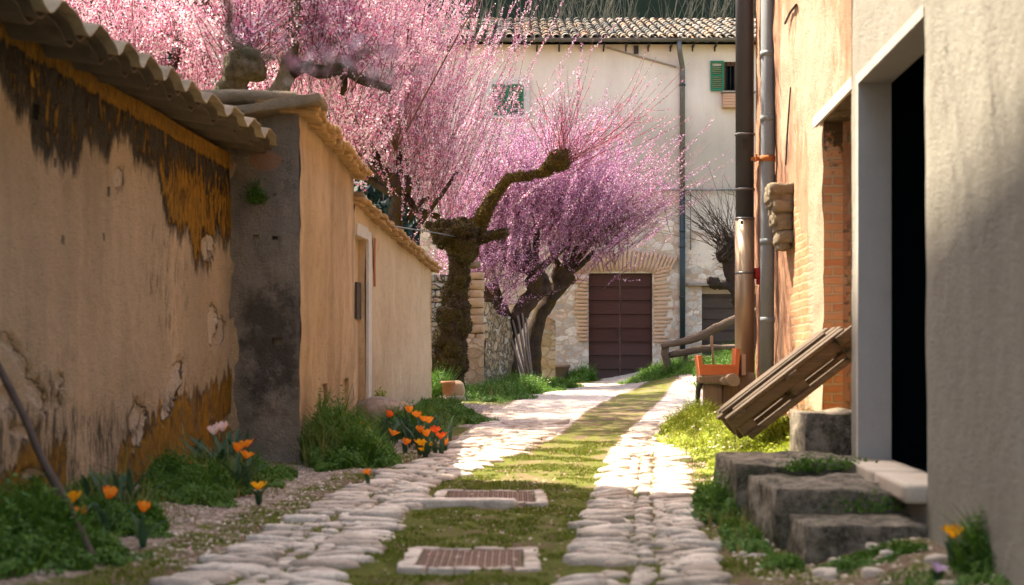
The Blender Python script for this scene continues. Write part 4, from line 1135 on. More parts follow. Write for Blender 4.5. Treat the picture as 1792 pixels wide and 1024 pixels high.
mb = MB(); z = (HY-278)/F*pY; mb.tube([(pX,pY,z-.03),(pX,pY,z+.03)], .084, 20); mb.bar((pX-.05,pY,z),(pX-.17,pY+.02,z),.035,.035); mb.bar((pX-.11,pY,z+.01),(pX-.13,pY,z+.01),.06,.07); mb.build('rusty_clamp', MT['rust'], pv)
mb = MB(); mb.tube([(pX-.005,pY,(HY-655)/F*pY),(pX-.005,pY,-.62)], .06, 16); mb.build('lower_stub', MT['pvc'], pv)

# timber stand under the flue
ts = thing('timber_stand', 'short upright timbers with a cross log carrying the orange planter at the lane edge', 'timber stand', (2.35,16,gz(2.35,16)))
random.seed(12)
def X16(px, Y=16.0): return (px-CX)/F*Y
for i, (xa, xb, yt, yb) in enumerate(((1231,1262,672,742),(1263,1290,664,735),(1288,1322,652,735))):
    mb = MB(); xa, xb = X16(xa), X16(xb); zt_, zb_ = (HY-yt)/F*16, -.93
    mb.rock(((xa+xb)/2, 16.0+.06*i, (zt_+zb_)/2), (xb-xa-.008, .22, zt_-zb_), Matrix.Rotation(random.uniform(-.03,.03),3,'Y'), seed=i+4, n=6, rnd=.03, amp=.012, fr=4)
    mb.build('upright_timber', MT['post_wood'], ts)
mb = MB(); mb.rock((X16(1250),15.95,(HY-664)/F*16), (.40,.24,.10), n=5, rnd=.1, amp=.02); mb.build('cross_log', MT['post_wood'], ts)
mb = MB(); mb.tube([(X16(1274),15.62,(HY-664)/F*16),(X16(1274),16.1,(HY-664)/F*16)], .075, 10, .02, 4, 6); mb.tube([(X16(1262),15.68,(HY-666)/F*16),(X16(1262),16.0,(HY-666)/F*16)], .05, 10, .02, 4, 6)
mb.build('short_log', MT['pale_wood'], ts)
mb = MB(); mb.tube([(X16(1232),15.9,(HY-658)/F*16),(X16(1222),15.9,(HY-675)/F*16),(X16(1219),15.9,(HY-700)/F*16),(X16(1221),15.9,-.90)], .03, 8, .005, 2, 4, res=4)
mb.build('curved_stave', MT['dark_door_wood'], ts)
pl = thing('orange_planter', 'small orange plastic planter box with raised ends on the timber stand', 'planter', (2.3,16,-.36))
mb = MB(); x0, x1 = X16(1222), X16(1290); zb_, zt_ = (HY-656)/F*16, (HY-638)/F*16
w = x1-x0
mb.box(((x0+x1)/2,15.86,(zb_+zt_)/2),(w-.05,.015,zt_-zb_)); mb.box(((x0+x1)/2,16.14,(zb_+zt_)/2),(w-.05,.015,zt_-zb_)); mb.box(((x0+x1)/2,16.0,zb_+.01),(w-.05,.265,.015))
mb.box(((x0+x1)/2,15.85,zt_-.012),(w-.06,.02,.02))
mb.build('box', MT['orange_plastic'], pl)
for xx, tl, zz in ((x0+.01,.12,(HY-622)/F*16),(x1-.02,-.06,(HY-610)/F*16),(x1+.05,.0,(HY-620)/F*16)):
    mb = MB(); mb.box((xx,16.0,(zb_+zz)/2),(.045,.30,zz-zb_),Matrix.Rotation(-tl,3,'Y')); mb.build('end_panel', MT['orange_plastic'] if xx < x1 else MT['brick_soft'], pl)
mb = MB(); mb.box(((x0+x1)/2,16.0,zt_-.03),(w-.08,.25,.01)); mb.build('soil', MT['stick'], pl)
mb = MB(); mb.tube([(X16(1249),16,zb_+.02),(X16(1247),16,-.02),(X16(1245),16,.06)], .011, 6); mb.rock((X16(1245.5),16,.08),(.035,.02,.13), n=3, rnd=.4, amp=.003)
tag(mb.build('garden_marker', MT['pale_wood']), 'thin pale wooden plant marker standing upright in the orange planter', 'stick')

# pallet leaning in front of the brick recess
pt = thing('wooden_pallet', 'weathered wooden pallet propped at a slant against the orange wall', 'pallet', (2.1,11.1,gz(2.1,11.1)))
Lp = 1.12; Wp = .80; th = math.atan2(.596,.775)
P0 = Vector((1.775, 10.74, -.69)); ax = Vector((math.cos(th), .0, math.sin(th))); ay = Vector((0,1,0)); az = ax.cross(ay)*1; az = Vector((-math.sin(th),0,math.cos(th)))
mP = Matrix((ax, ay, az)).transposed(); random.seed(8)
def pal(u, v, w, su, sv, sw, nm, jit=.0):
    mb = MB(); c = P0+ax*(u+random.uniform(-jit,jit))+ay*v+az*w
    mb.rock(c, (su,sv,sw), mP @ Matrix.Rotation(random.uniform(-.01,.01),3,'Z'), seed=random.randint(0,99), n=5, rnd=.02, amp=.004, fr=8)
    mb.build(nm, MT['weathered_wood'], pt)
for i in range(5): pal(Lp/2+(.07 if i == 1 else 0), .05+i*.17, .212+(.012 if i == 3 else 0), Lp*(1,.93,1.04,.97,.9)[i], .12, .026, 'deck_board', .05)
for v in (.05,.40,.75): pal(Lp/2+.02, v, .005, Lp*1.02, .10, .045, 'base_board', .03)
for u in (.07,.56,1.07): pal(u, .40, .185, .11, .84, .028, 'cross_board')
for u in (.07,.56,1.07):
    for v in (.05,.40,.75): pal(u, v+.02, .096, .13, .10, .145, 'block')
pal(Lp*.47, .03, .155, Lp*1.0, .03, .095, 'side_board'); pal(Lp+.02, -.02, .17, .30, .05, .075, 'loose_board'); pal(Lp-.02,-.01,.03,.24,.05,.08,'loose_board')
pal(Lp*.45,.30,.24,Lp*.9,.06,.02,'loose_board')

# stone steps
st = thing('stone_steps', 'dark worn stone steps rising beside the pale building doorway', 'steps', (1.6,7.2,gz(1.6,7.2)))
def stepblk(x0, x1, y0, y1, z0, z1, seed):
    mb = MB(); mb.rock(((x0+x1)/2,(y0+y1)/2,(z0+z1)/2), (x1-x0,y1-y0,z1-z0), None, seed=seed, n=18, rnd=.07, amp=.034, fr=5)
    mb.build('step', MT['dark_stone'], st)
stepblk(1.29,1.96,6.24,6.72,-1.05,-.775,1); stepblk(1.24,1.96,6.66,7.55,-1.05,-.662,2); stepblk(1.185,2.0,7.52,8.40,-1.05,-.61,3); stepblk(1.70,2.36,8.22,8.75,-1.0,-.375,4)

# ================================================================ left small things
def stone(nm, label, cat, c, size, mat, seed, amp=.05):
    mb = MB(); mb.rock(c, size, Matrix.Rotation(seed*.7,3,'Z'), seed=seed, n=8, rnd=.75, amp=amp, fr=4); tag(mb.build(nm, MT[mat]), label, cat)
g0 = gp(645,752); stone('boulder', 'grey brown boulder against the cottage doorway jamb, farther of the pair', 'boulder', (-1.50,15.6,gz(-1.5,15.6)+.13), (.42,.4,.36), 'boulder', 3)
stone('boulder', 'rounded brown boulder leaning on its neighbour beside the orange tulips', 'boulder', (-1.33,14.9,gz(-1.33,14.9)+.10), (.40,.36,.36), 'boulder', 5)
stone('boulder', 'small pale stone half hidden among the tulip leaves', 'boulder', (-1.15,15.0,gz(-1.1,15)+.2), (.15,.14,.2), 'warm_stone', 6, .02)
stone('milestone', 'small rounded pale stone beside the terracotta pot at the tree foot', 'stone', (-.845,21.6,gz(-.84,21.6)+.12), (.24,.22,.34), 'warm_stone', 9, .02)
stone('field_stone', 'low flat stone under the terracotta pot at the tree foot', 'stone', (-.93,21.5,gz(-.95,21.5)+.02), (.42,.3,.14), 'boulder', 10, .03)
def pot(c, r0, r1, h, label, mat):
    t = thing('flower_pot', label, 'flower pot', c)
    mb = MB(); mb.lathe(c, [(.001,0),(r0,0),(r0*1.02,.01),(r1*.97,h*.8),(r1*1.12,h*.82),(r1*1.12,h),(r1*.98,h),(r1*.93,h*.85),(.001,h*.85)], 24); mb.build('pot', MT[mat], t)
    mb = MB(); mb.lathe(c, [(.001,h*.87),(r1*.93,h*.87)], 24); mb.build('soil', MT['stick'], t)
pot(Vector((-.965,21.45,gz(-.965,21.5)+.075)), .075, .10, .235, 'small terracotta pot standing empty at the foot of the mossy tree', 'terracotta')
cp = at(978,668,31.0); pot(Vector((cp.x,cp.y,gz(cp.x,cp.y))), .17, .23, .36, 'large dull clay pot against the stone wall left of the barn door', 'old_terracotta')
mb = MB(); a = at(752,703,21.3); b = at(812,711,21.1)
for k in range(3): mb.bar(a+Vector((0,k*.05,-.0-k*.02)), b+Vector((0,k*.05,-k*.022)), .04, .018)
tag(mb.build('timber_edging', MT['pole_wood']), 'thin worn boards lying along the ground before the terracotta pot', 'boards')
# leaning stick near left
mb = MB(); a = Vector((-2.42,6.75,0)); a = at(-6,636,6.50); b = gp(168,1006); b.z = gz(b.x,b.y)
mb.tube([a, a.lerp(b,.25)+Vector((.004,0,.006)), a.lerp(b,.5)+Vector((-.004,0,-.006)), a.lerp(b,.75)+Vector((.006,0,0)), b], [.017,.018,.019,.018,.016], 10, .004, 3, 9, res=5)
tag(mb.build('walking_stick', MT['stick']), 'long thin dark stick leaning against the mossy wall at the far left', 'stick')
# leaning poles by the dark tree
lp = thing('leaning_poles', 'bundle of thin grey poles leaning together beside the rubble wall', 'poles', (.25,27.2,gz(.25,27.2)))
for i, (x0,y0,x1,y1,r) in enumerate(((889,575,920,668,.03),(897,560,924,666,.025),(906,552,927,664,.028),(914,548,930,660,.022),(921,556,932,662,.02))):
    mb = MB(); mb.tube([at(x0,y0,27.6), at((x0+x1)/2-1,(y0+y1)/2,27.45), at(x1,y1+2,27.2)], [r*.8,r,r], 8, .004, i, 5); mb.build('pole', MT['pole_wood'], lp)
# log fence
lf = thing('log_fence', 'rustic fence of crooked logs in front of the dark side door', 'fence', (3.6,28,gz(3.6,28)))
f = lambda px, py, dy=0: at(px, py, 28+dy)
mb = MB(); mb.tube([f(1166,662),f(1168,640),f(1164,618),f(1166,600)], [.09,.075,.075,.07], 10, .015, 2, 6, res=4); mb.build('post', MT['log_wood'], lf)
mb = MB(); mb.tube([f(1157,606,-.1),f(1185,600,-.1),f(1222,590,-.1),f(1262,570,-.1),f(1300,552,-.1),f(1335,540,-.1)], [.05,.07,.085,.085,.07,.06], 12, .02, 3, 5, res=5); mb.build('top_rail', MT['log_wood'], lf)
mb = MB(); mb.tube([f(1172,622),f(1215,613),f(1260,608),f(1340,607)], [.06,.07,.06,.05], 10, .02, 4, 6, res=4); mb.build('middle_rail', MT['log_wood'], lf)
mb = MB(); mb.tube([f(1200,636,.3),f(1250,628,.3),f(1345,628,.3)], [.06,.07,.06], 10, .02, 5, 6, res=4); mb.build('lower_rail', MT['log_wood'], lf)
mb = MB(); mb.tube([f(1197,655,.2),f(1199,612,.2)], [.07,.06], 10, .02, 5, 6, res=4); mb.build('post', MT['log_wood'], lf)
mb = MB(); mb.tube([f(1345,650,.2),f(1343,545,.1)], [.07,.06], 10, .02, 5, 6, res=4); mb.build('post', MT['log_wood'], lf)
# washing line wire to mossy tree
mb = MB(); mb.tube([at(688,396,20.6), at(740,404,21.5), at(797,414,22.7)], .010, 6); tag(mb.build('wire', MT['galvanised']), 'thin wire stretched from the cottage eaves to the mossy tree head', 'wire')

# ================================================================ trees
class Shoots:
    """curved one-year shoots studded with blossom"""
    def __init__(s, seed): s.r = np.random.default_rng(seed); s.bv = []; s.paths = []
    def fan(s, heads, n, L, up=1.0, out=(0,0), spread=.8, curve=.25, floor=None, bloom=46, size=.016, scat=.02, start=.08, r0=.007, keep=None, side=.35):
        r = s.r
        for _ in range(n):
            h = heads[r.integers(len(heads))]; o = np.array(h[:3])+r.normal(0,.10,3)*(h[3] if len(h) > 3 else 1)
            a = r.uniform(0,2*np.pi); sp = spread*np.sqrt(r.random())
            d = np.array([math.cos(a)*sp+out[0], math.sin(a)*sp+out[1], up*r.uniform(.5,1.1)]); d /= np.linalg.norm(d)
            ln = r.uniform(L[0], L[1]); m = 9
            side_ = r.normal(0,.16,3); pts = []
            c = curve*r.uniform(.3,1.3)
            for k in range(m+1):
                t = k/m; p = o+d*ln*t+np.array([0,0,1])*c*ln*t*t*.8+side_*ln*t*t*.5+r.normal(0,.006,3)
                pts.append(p)
            pts = np.array(pts); s.paths.append((pts, r0))
            if r.random() < side*1.4:
                for _k in range(r.integers(1,4)):
                    i = r.integers(2,m-2); o2 = pts[i]; d2_ = (pts[i+1]-pts[i]); d2_ /= np.linalg.norm(d2_); d2_ = d2_+r.normal(0,.45,3); d2_ /= np.linalg.norm(d2_)
                    l2 = ln*r.uniform(.15,.4); q = np.array([o2+d2_*l2*t+np.array([0,0,.2])*l2*t*t for t in np.linspace(0,1,5)])
                    s.paths.append((q, r0*.6)); s._bl(q, l2, bloom, size, scat, 0, r)
            s._bl(pts, ln, bloom, size, scat, start, r)
    def _bl(s, pts, ln, bloom, size, scat, start, r):
        if bloom <= 0: return
        n = int(ln*bloom); t = start+(1-start)*r.random(n)
        # irregular clumps along the shoot
        ph = r.uniform(0,9); keep = (np.sin(t*ln*9+ph)*.25+.8) > r.random(n); t = t[keep]; n = len(t)
        f = t*(len(pts)-1); i = np.minimum(f.astype(int), len(pts)-2); w = (f-i)[:,None]
        c = pts[i]*(1-w)+pts[i+1]*w+r.normal(0,scat,(n,3))*(1.15-t[:,None]*.6)
        s.bv.append(np.concatenate([c, (size*r.uniform(.65,1.3,n)*(1.1-.35*t))[:,None]],1))
    def twigs(s, name, mat, parent):
        V = []; Q = []; b = 0
        for pts, r0 in s.paths:
            m = len(pts); d = np.gradient(pts, axis=0); d /= np.linalg.norm(d, axis=1)[:,None]+1e-9
            a = np.cross(d, [.3,.9,.1]); a /= np.linalg.norm(a, axis=1)[:,None]+1e-9; c = np.cross(d, a)
            rr = np.linspace(r0, r0*.28, m)[:,None]
            ring = [pts+(a*math.cos(k)+c*math.sin(k))*rr for k in (0,2.094,4.189)]
            V.append(np.stack(ring,1).reshape(-1,3))
            i = np.arange(m-1)[:,None]*3
            q = np.concatenate([i+np.array([[0,1,4,3]]), i+np.array([[1,2,5,4]]), i+np.array([[2,0,3,5]])])
            Q.append(q+b); b += 3*m
        return np_mesh(name, np.concatenate(V), np.concatenate(Q), mat, parent, True)
    def bloom(s, name, mat, parent):
        B = np.concatenate(s.bv); n = len(B); r = s.r
        def rv(): v = r.normal(0,1,(n,3)); return v/np.linalg.norm(v,axis=1)[:,None]
        u = rv(); w = np.cross(u, rv()); w /= np.linalg.norm(w,axis=1)[:,None]; nrm = np.cross(u,w)
        sz = B[:,3:4]; c = B[:,:3]
        # each flower: a shallow six pointed cup of two folded quads
        P = [c+u*sz+nrm*sz*.3, c+w*sz*.75, c-u*sz+nrm*sz*.35, c-w*sz*.75, c+(u*.3+w*.3)*sz-nrm*sz*.35]
        V = np.stack([P[0],P[1],P[2],P[3]],1).reshape(-1,3)
        Q = np.arange(4*n).reshape(n,4)
        return np_mesh(name, V, Q, mat, parent)
def wood_path(mbx, pts, rad, n=12, amp=.03, seed=1, fr=5, res=6): mbx.tube(pts, rad, n, amp, seed, fr, res)
def P3(px, py, Y, s=1): v = at(px, py, Y); return (v.x, v.y, v.z, s)

# T1 mossy pollard
t1 = thing('mossy_tree', 'gnarled pollarded tree with thick dark mossy trunk and one long crooked limb', 'tree', (-1.0,23,gz(-1,23)))
mb = MB(); Y = 23
wood_path(mb, [at(776,712,Y),at(779,690,Y),at(785,640,Y),at(787,600,Y-.05),at(798,565,Y),at(797,530,Y),at(803,495,Y),at(806,460,Y),at(804,430,Y),at(803,404,Y)], [.30,.28,.25,.25,.23,.20,.17,.17,.21,.28], 26, .11, 2, 3.6, 7)
mb.rock(at(798,408,Y), (.62,.60,.40), None, 6, 10, .85, .13, 5); mb.rock(at(778,402,Y), (.34,.34,.26), None, 61, 8, .9, .08, 6); mb.rock(at(816,432,Y)-Vector((0,.12,0)), (.36,.3,.46), None, 62, 8, .9, .09, 6); mb.rock(at(790,560,Y)-Vector((0,.1,0)), (.42,.42,.4), None, 7, 8, .7, .08, 4)
mb.rock(at(777,640,Y)-Vector((0,.08,0)), (.5,.46,.45), None, 8, 8, .7, .08, 4)
mb.build('trunk', MT['mossy_bark'], t1)
mb = MB(); wood_path(mb, [at(800,445,Y),at(818,412,Y),at(838,392,Y),at(851,366,Y-.1),at(868,338,Y-.2),at(895,312,Y-.3),at(930,307,Y-.35),at(952,302,Y-.4),at(963,290,Y-.4),at(983,278,Y-.45)], [.19,.18,.13,.10,.085,.075,.07,.08,.10,.12], 14, .045, 4, 6, 6)
mb.rock(at(978,281,Y-.45), (.34,.3,.26), None, 16, 7, .7, .06, 6)
mb.build('limb', MT['golden_bark'], t1)
mb = MB(); wood_path(mb, [at(830,420,Y),at(860,412,Y-.2),at(888,407,Y-.3)], [.11,.08,.06], 12, .03, 5, 6, 5); wood_path(mb, [at(790,410,Y),at(765,400,Y+.1),at(748,392,Y+.2)], [.10,.08,.06], 12, .03, 6, 6, 5)
mb.build('limb_stub', MT['mossy_bark'], t1)
S = Shoots(1)
S.fan([P3(985,281,Y-.45)], 16, (1.0,2.1), up=.5, out=(1.0,0), spread=.6, curve=.45, bloom=62, size=.015, scat=.012, r0=.008)
S.fan([P3(985,279,Y-.45)], 34, (.5,1.6), up=1.0, out=(.1,0), spread=.6, curve=.2, bloom=52, size=.015, scat=.014, r0=.007)
S.fan([P3(790,394,Y+.2),P3(760,393,Y+.3)], 12, (.8,2.2), up=1.0, out=(.0,0), spread=.9, curve=.2, bloom=50, size=.015, scat=.016)
tw = S.twigs('shoots', MT['twig'], t1); S.bloom('blossom', MT['rose_blossom'], tw)

def moss_fringe(o, n, seed, mat, s0=.012, s1=.035):
    r = np.random.default_rng(seed); me = o.data; nf = len(me.polygons)
    ar = np.empty(nf, np.float32); me.polygons.foreach_get('area', ar); nr = np.empty(nf*3, np.float32); me.polygons.foreach_get('normal', nr); nr = nr.reshape(-1,3)
    ce = np.empty(nf*3, np.float32); me.polygons.foreach_get('center', ce); ce = ce.reshape(-1,3)
    i = r.choice(nf, n, p=ar/ar.sum()); s_ = np.sqrt(ar[i])[:,None]
    c = ce[i]+r.normal(0,.45,(n,3))*s_; nn2 = nr[i]
    c = c-nn2*np.sum((c-ce[i])*nn2,1)[:,None]
    d = nn2+r.normal(0,.55,(n,3)); d /= np.linalg.norm(d,axis=1)[:,None]; w = np.cross(d, r.normal(0,1,(n,3))); w /= np.linalg.norm(w,axis=1)[:,None]
    L = r.uniform(s0,s1,(n,1)); V = np.stack([c-w*L*.35, c+w*L*.35, c+d*L+w*L*.15, c+d*L-w*L*.15],1).reshape(-1,3)
    np_mesh('moss', V, np.arange(len(V)).reshape(-1,4), mat, o)
for ch, nn_, mt_ in (('trunk',16000,'moss_dark'),('limb',6000,'moss_gold'),('limb_stub',1200,'moss_dark')):
    for o_ in [q_ for q_ in t1.children if q_.name.split('.')[0] == ch]: moss_fringe(o_, nn_, len(ch), MT[mt_])
# T2 large pale pink tree left of centre (two pollard trunks)
t2 = thing('pink_blossom_tree', 'cut stump like trunk leaning right over the outbuilding, crowned by pale pink blossom', 'tree', (-3.9,16.6,gz(-3.9,16.6)), 'blossoming trees behind the left walls')
mb = MB(); Y = 16.3
wood_path(mb, [(-3.9,16.5,-1.0),(-3.75,16.4,.6),at(360,230,Y),at(388,178,Y),at(412,138,Y),at(428,110,Y)], [.24,.20,.17,.155,.15,.18], 18, .03, 7, 4, 6)
mb.rock(at(428,112,Y), (.42,.40,.34), None, 26, 8, .6, .07, 5); mb.build('trunk', MT['stub_bark'], t2)
S = Shoots(2)
S.fan([P3(428,100,Y),P3(415,108,Y)], 110, (1.2,2.6), up=1.0, out=(-.1,.9), spread=.8, curve=.1, bloom=105, size=.017, scat=.03)
tw = S.twigs('shoots', MT['twig'], t2); S.bloom('blossom', MT['pale_blossom'], tw)

t3 = thing('pink_blossom_tree', 'tall pale barked tree with a level limb to the right above the outbuilding cap', 'tree', (-2.9,17.2,gz(-2.9,17.2)), 'blossoming trees behind the left walls')
mb = MB(); Y = 17
wood_path(mb, [(-2.95,17.1,-1.0),(-2.95,17.05,.8),at(482,200,Y),at(490,160,Y),at(505,118,Y),at(510,75,Y),at(520,20,Y),at(524,-60,Y),at(520,-150,Y)], [.16,.15,.13,.115,.11,.09,.085,.08,.09], 16, .02, 8, 4, 6)
mb.build('trunk', MT['grey_bark'], t3)
mb = MB(); wood_path(mb, [at(505,128,Y),at(530,118,Y-.1),at(560,126,Y-.2),at(600,122,Y-.3),at(635,140,Y-.4),at(683,155,Y-.5)], [.09,.075,.08,.075,.055,.04], 12, .02, 9, 6, 5)
wood_path(mb, [at(600,124,Y-.3),at(603,150,Y-.3),at(598,166,Y-.3)], [.05,.04,.03], 8, .01, 9, 6, 4)
wood_path(mb, [at(438,100,Y),at(395,50,Y),at(350,0,Y),at(300,-60,Y)], [.07,.09,.08,.07], 10, .02, 9, 6, 5)
mb.build('limb', MT['mossy_bark'], t3)
S = Shoots(3)
S.fan([P3(640,130,Y-.4,2),P3(600,115,Y-.3,2),P3(560,110,Y-.2,2),P3(520,-20,Y,2),P3(515,60,Y,2)], 230, (.9,2.4), up=1.0, out=(.0,.9), spread=.6, curve=.12, bloom=120, size=.017, scat=.017)
tw = S.twigs('shoots', MT['twig'], t3); S.bloom('blossom', MT['pale_blossom'], tw)

# far left crown
t4 = thing('pink_blossom_tree', 'wide pink crown rising behind the corrugated roof at the upper left', 'tree', (-5.8,20,gz(-5.8,20)), 'blossoming trees behind the left walls')
mb = MB(); Y = 20
wood_path(mb, [(-5.6,20,-1.0),(-5.5,20,.8),at(215,250,Y),at(225,190,Y)], [.25,.2,.18,.2], 14, .04, 17, 4, 5)
for (x_, y_) in ((110,130),(180,90),(270,110),(330,70),(150,190),(300,200)): wood_path(mb, [at(222,215,Y), at((222+x_)/2,(215+y_)/2+10,Y+.3), at(x_,y_,Y+.4)], [.12,.09,.07], 10, .02, 17+x_, 4, 4)
mb.build('trunk', MT['dark_bark'], t4)
S = Shoots(4)
S.fan([P3(x_,y_,Y+.4,3.5) for (x_, y_) in ((100,120),(180,110),(260,130),(330,110),(140,200),(230,220),(300,230),(370,200),(400,260),(60,60),(340,280))], 390, (.9,2.5), up=1.2, out=(.1,.1), spread=.6, curve=.12, bloom=105, size=.018, scat=.020)
tw = S.twigs('shoots', MT['twig'], t4); S.bloom('blossom', MT['pale_blossom'], tw)

# centre pink tree over the cottage roof
t5 = thing('pink_blossom_tree', 'dense pink tree behind the honey cottage with shoots sweeping up to the right', 'tree', (-2.05,24.8,gz(-2.05,24.8)), 'blossoming trees behind the left walls')
mb = MB(); Y = 24.6
wood_path(mb, [(-2.05,24.8,-1),(-2.0,24.7,.8),at(692,400,Y),at(697,360,Y),at(700,325,Y)], [.2,.17,.14,.12,.16], 14, .04, 27, 4, 5)
mb.rock(at(700,322,Y), (.36,.32,.36), None, 46, 7, .6, .08, 5)
for (x_, y_) in ((620,290),(640,230),(730,350),(770,380),(700,230),(600,220)): wood_path(mb, [at(698,340,Y), at((698+x_)/2,(340+y_)/2+8,Y+.2), at(x_,y_,Y+.3)], [.10,.07,.05], 8, .02, 27+x_, 4, 4)
wood_path(mb, [at(735,390,Y),at(770,345,Y),at(800,300,Y)], [.05,.04,.03], 8, .01, 3, 4, 4); wood_path(mb, [at(715,385,Y),at(730,360,Y),at(752,345,Y)], [.05,.05,.03], 8, .01, 3, 4, 4)
mb.build('trunk', MT['dark_bark'], t5)
S = Shoots(5)
S.fan([P3(x_,y_,Y+.3,2.6) for (x_, y_) in ((620,290),(640,230),(730,350),(770,380),(700,230),(720,300),(600,220),(700,310),(590,150),(660,170),(680,160),(640,260),(590,260))], 480, (1.0,3.1), up=1.2, out=(.12,.0), spread=.5, curve=.10, bloom=125, size=.018, scat=.017)
S.fan([(-2.6,20.5,2.8,3),(-2.4,20,3.4,3),(-2.6,19,3.0,3),(-2.8,19,3.4,3),(-2.3,18.2,3.6,3),(-2.6,20.5,4.2,3),(-2.4,22.5,4.4,3)], 260, (.8,1.9), up=1.1, out=(.15,.0), spread=.6, curve=.05, bloom=88, size=.021, scat=.035)
S.fan([(x_,y_,.26*y_+1.7,5) for x_ in (-4,-3.2,-2.2,-1.2,-.3,.4) for y_ in (16.6,18,19.4,21.5,23,24.5,26)], 1250, (.6,1.5), up=.9, out=(.1,.0), spread=1.3, curve=.05, bloom=70, size=.034, scat=.06)  # unseen canopy above the frame, added to shade the far lane
for (x_, y_, z_) in ((-3.2,19.5,6.2),(-1.2,19.5,6.2),(.4,19.5,6.2),(-1.2,23.5,7.2),(-2.2,19.5,6.7)): S.paths.append((np.array([[-2.0,24.4,3.4],[(-2.0+x_)/2,(24.4+y_)/2,4.9],[x_,y_,z_]]), .022))
S.fan([P3(x_,y_,Y+.3,2.0) for (x_, y_) in ((740,330),(770,330),(820,330),(780,290),(860,330))], 46, (1.2,3.8), up=1.1, out=(.40,.0), spread=.30, curve=.12, bloom=105, size=.0165, scat=.012)
tw = S.twigs('shoots', MT['twig'], t5); S.bloom('blossom', MT['pale_blossom'], tw)

# trees beyond, their shade put into purple petals
t6 = thing('shade_purple_tree', 'forked dark trunk leaning over the rubble wall under a blossom crown tinted mauve for shade', 'tree', (.1,28,gz(.1,28)), 'mauve blossoming trees before the farmhouse')
mb = MB(); Y = 27.8
wood_path(mb, [(.0,28,-1.0),at(885,600,Y),at(897,572,Y),at(912,545,Y),at(930,520,Y),at(944,498,Y),at(938,470,Y),at(915,440,Y)], [.2,.19,.18,.17,.17,.20,.13,.10], 16, .05, 37, 4, 6)
wood_path(mb, [at(893,575,Y),at(875,545,Y),at(860,522,Y),at(852,498,Y)], [.17,.19,.20,.18], 14, .06, 38, 4, 5)
mb.rock(at(942,500,Y), (.46,.4,.4), None, 56, 7, .6, .08, 5)
mb.build('trunk', MT['dark_bark'], t6)
mb = MB()
for (x_, y_) in ((880,420),(940,400),(850,440),(905,370),(990,430)): wood_path(mb, [at(935,480,Y), at((935+x_)/2,(480+y_)/2,Y+.2), at(x_,y_,Y)], [.09,.07,.05], 8, .02, x_, 4, 4)
mb.build('limb', MT['dark_bark'], t6)
S = Shoots(6)
S.fan([P3(x_,y_,Y,3.5) for (x_, y_) in ((880,430),(940,410),(850,470),(905,380),(980,430),(860,500),(830,430),(900,350),(950,370),(840,380),(830,460),(1000,400),(960,330))], 560, (.8,2.1), up=1.0, out=(.15,-.1), spread=.85, curve=.12, bloom=95, size=.0165, scat=.022)
S.fan([P3(x_,y_,Y,3.) for (x_, y_) in ((850,500),(870,470),(830,480))], 130, (.5,1.3), up=.3, out=(.0,-.1), spread=1.2, curve=.1, bloom=60, size=.017, scat=.04)
tw = S.twigs('shoots', MT['twig'], t6); S.bloom('blossom', MT['shade_purple_blossom'], tw)

t7 = thing('shade_purple_tree', 'single slender dark trunk beside the leaning poles carrying blossom tinted mauve for shade to the right', 'tree', (.4,28.8,gz(.4,28.8)), 'mauve blossoming trees before the farmhouse')
mb = MB(); Y = 28.6
wood_path(mb, [at(930,672,Y),at(932,640,Y),at(933,600,Y),at(942,560,Y),at(962,525,Y),at(982,497,Y),at(988,478,Y)], [.20,.17,.165,.155,.155,.16,.19], 16, .04, 47, 4, 6)
mb.rock(at(986,482,Y), (.40,.36,.36), None, 66, 7, .6, .08, 5)
for (x_, y_) in ((1010,430),(1040,440),(1000,390),(960,420),(1050,400)): wood_path(mb, [at(986,480,Y), at((986+x_)/2,(480+y_)/2+6,Y), at(x_,y_,Y)], [.08,.06,.04], 8, .02, x_, 4, 4)
mb.build('trunk', MT['dark_bark'], t7)
S = Shoots(7)
S.fan([P3(x_,y_,Y,3.2) for (x_, y_) in ((1010,430),(1030,430),(1000,390),(960,420),(1060,390),(990,440),(1010,350),(1070,430))], 420, (.9,2.3), up=.85, out=(.15,-.1), spread=1.1, curve=.18, bloom=85, size=.016, scat=.018)
S.fan([P3(x_,y_,Y,2.) for (x_, y_) in ((1040,400),(1050,420),(1030,370))], 60, (1.4,2.7), up=.55, out=(1.0,-.1), spread=.6, curve=.3, bloom=26, size=.014, scat=.015, r0=.006)
tw = S.twigs('shoots', MT['twig'], t7); S.bloom('blossom', MT['shade_purple_blossom'], tw)
# bare pollard at right
t8 = thing('bare_pollard_tree', 'bare black pollard with a bristling head of thin twigs behind the flue', 'tree', (4.4,27,gz(4.4,27)))
mb = MB(); Y = 27
wood_path(mb, [at(1312,668,Y),at(1308,600,Y),at(1302,550,Y),at(1292,515,Y),at(1283,480,Y),at(1278,450,Y),at(1276,428,Y)], [.18,.16,.15,.14,.15,.18,.20], 18, .06, 57, 6, 6)
wood_path(mb, [at(1302,530,Y),at(1285,506,Y),at(1265,498,Y),at(1245,494,Y)], [.12,.10,.08,.09], 14, .05, 58, 7, 5)
mb.rock(at(1277,436,Y), (.44,.4,.5), None, 76, 9, .6, .12, 8); mb.rock(at(1248,494,Y), (.2,.2,.2), None, 77, 7, .6, .07, 9)
mb.build('trunk', MT['bare_bark'], t8)
S = Shoots(8)
S.fan([P3(1277,425,Y,1.2)], 70, (.5,1.5), up=.8, out=(-.45,0), spread=.9, curve=.15, bloom=0, r0=.009, side=.6)
S.fan([P3(1277,440,Y,1.2)], 200, (.12,.35), up=.5, out=(-.1,0), spread=1.2, curve=.0, bloom=0, r0=.009, side=.2)
S.twigs('twigs', MT['bare_bark'], t8)

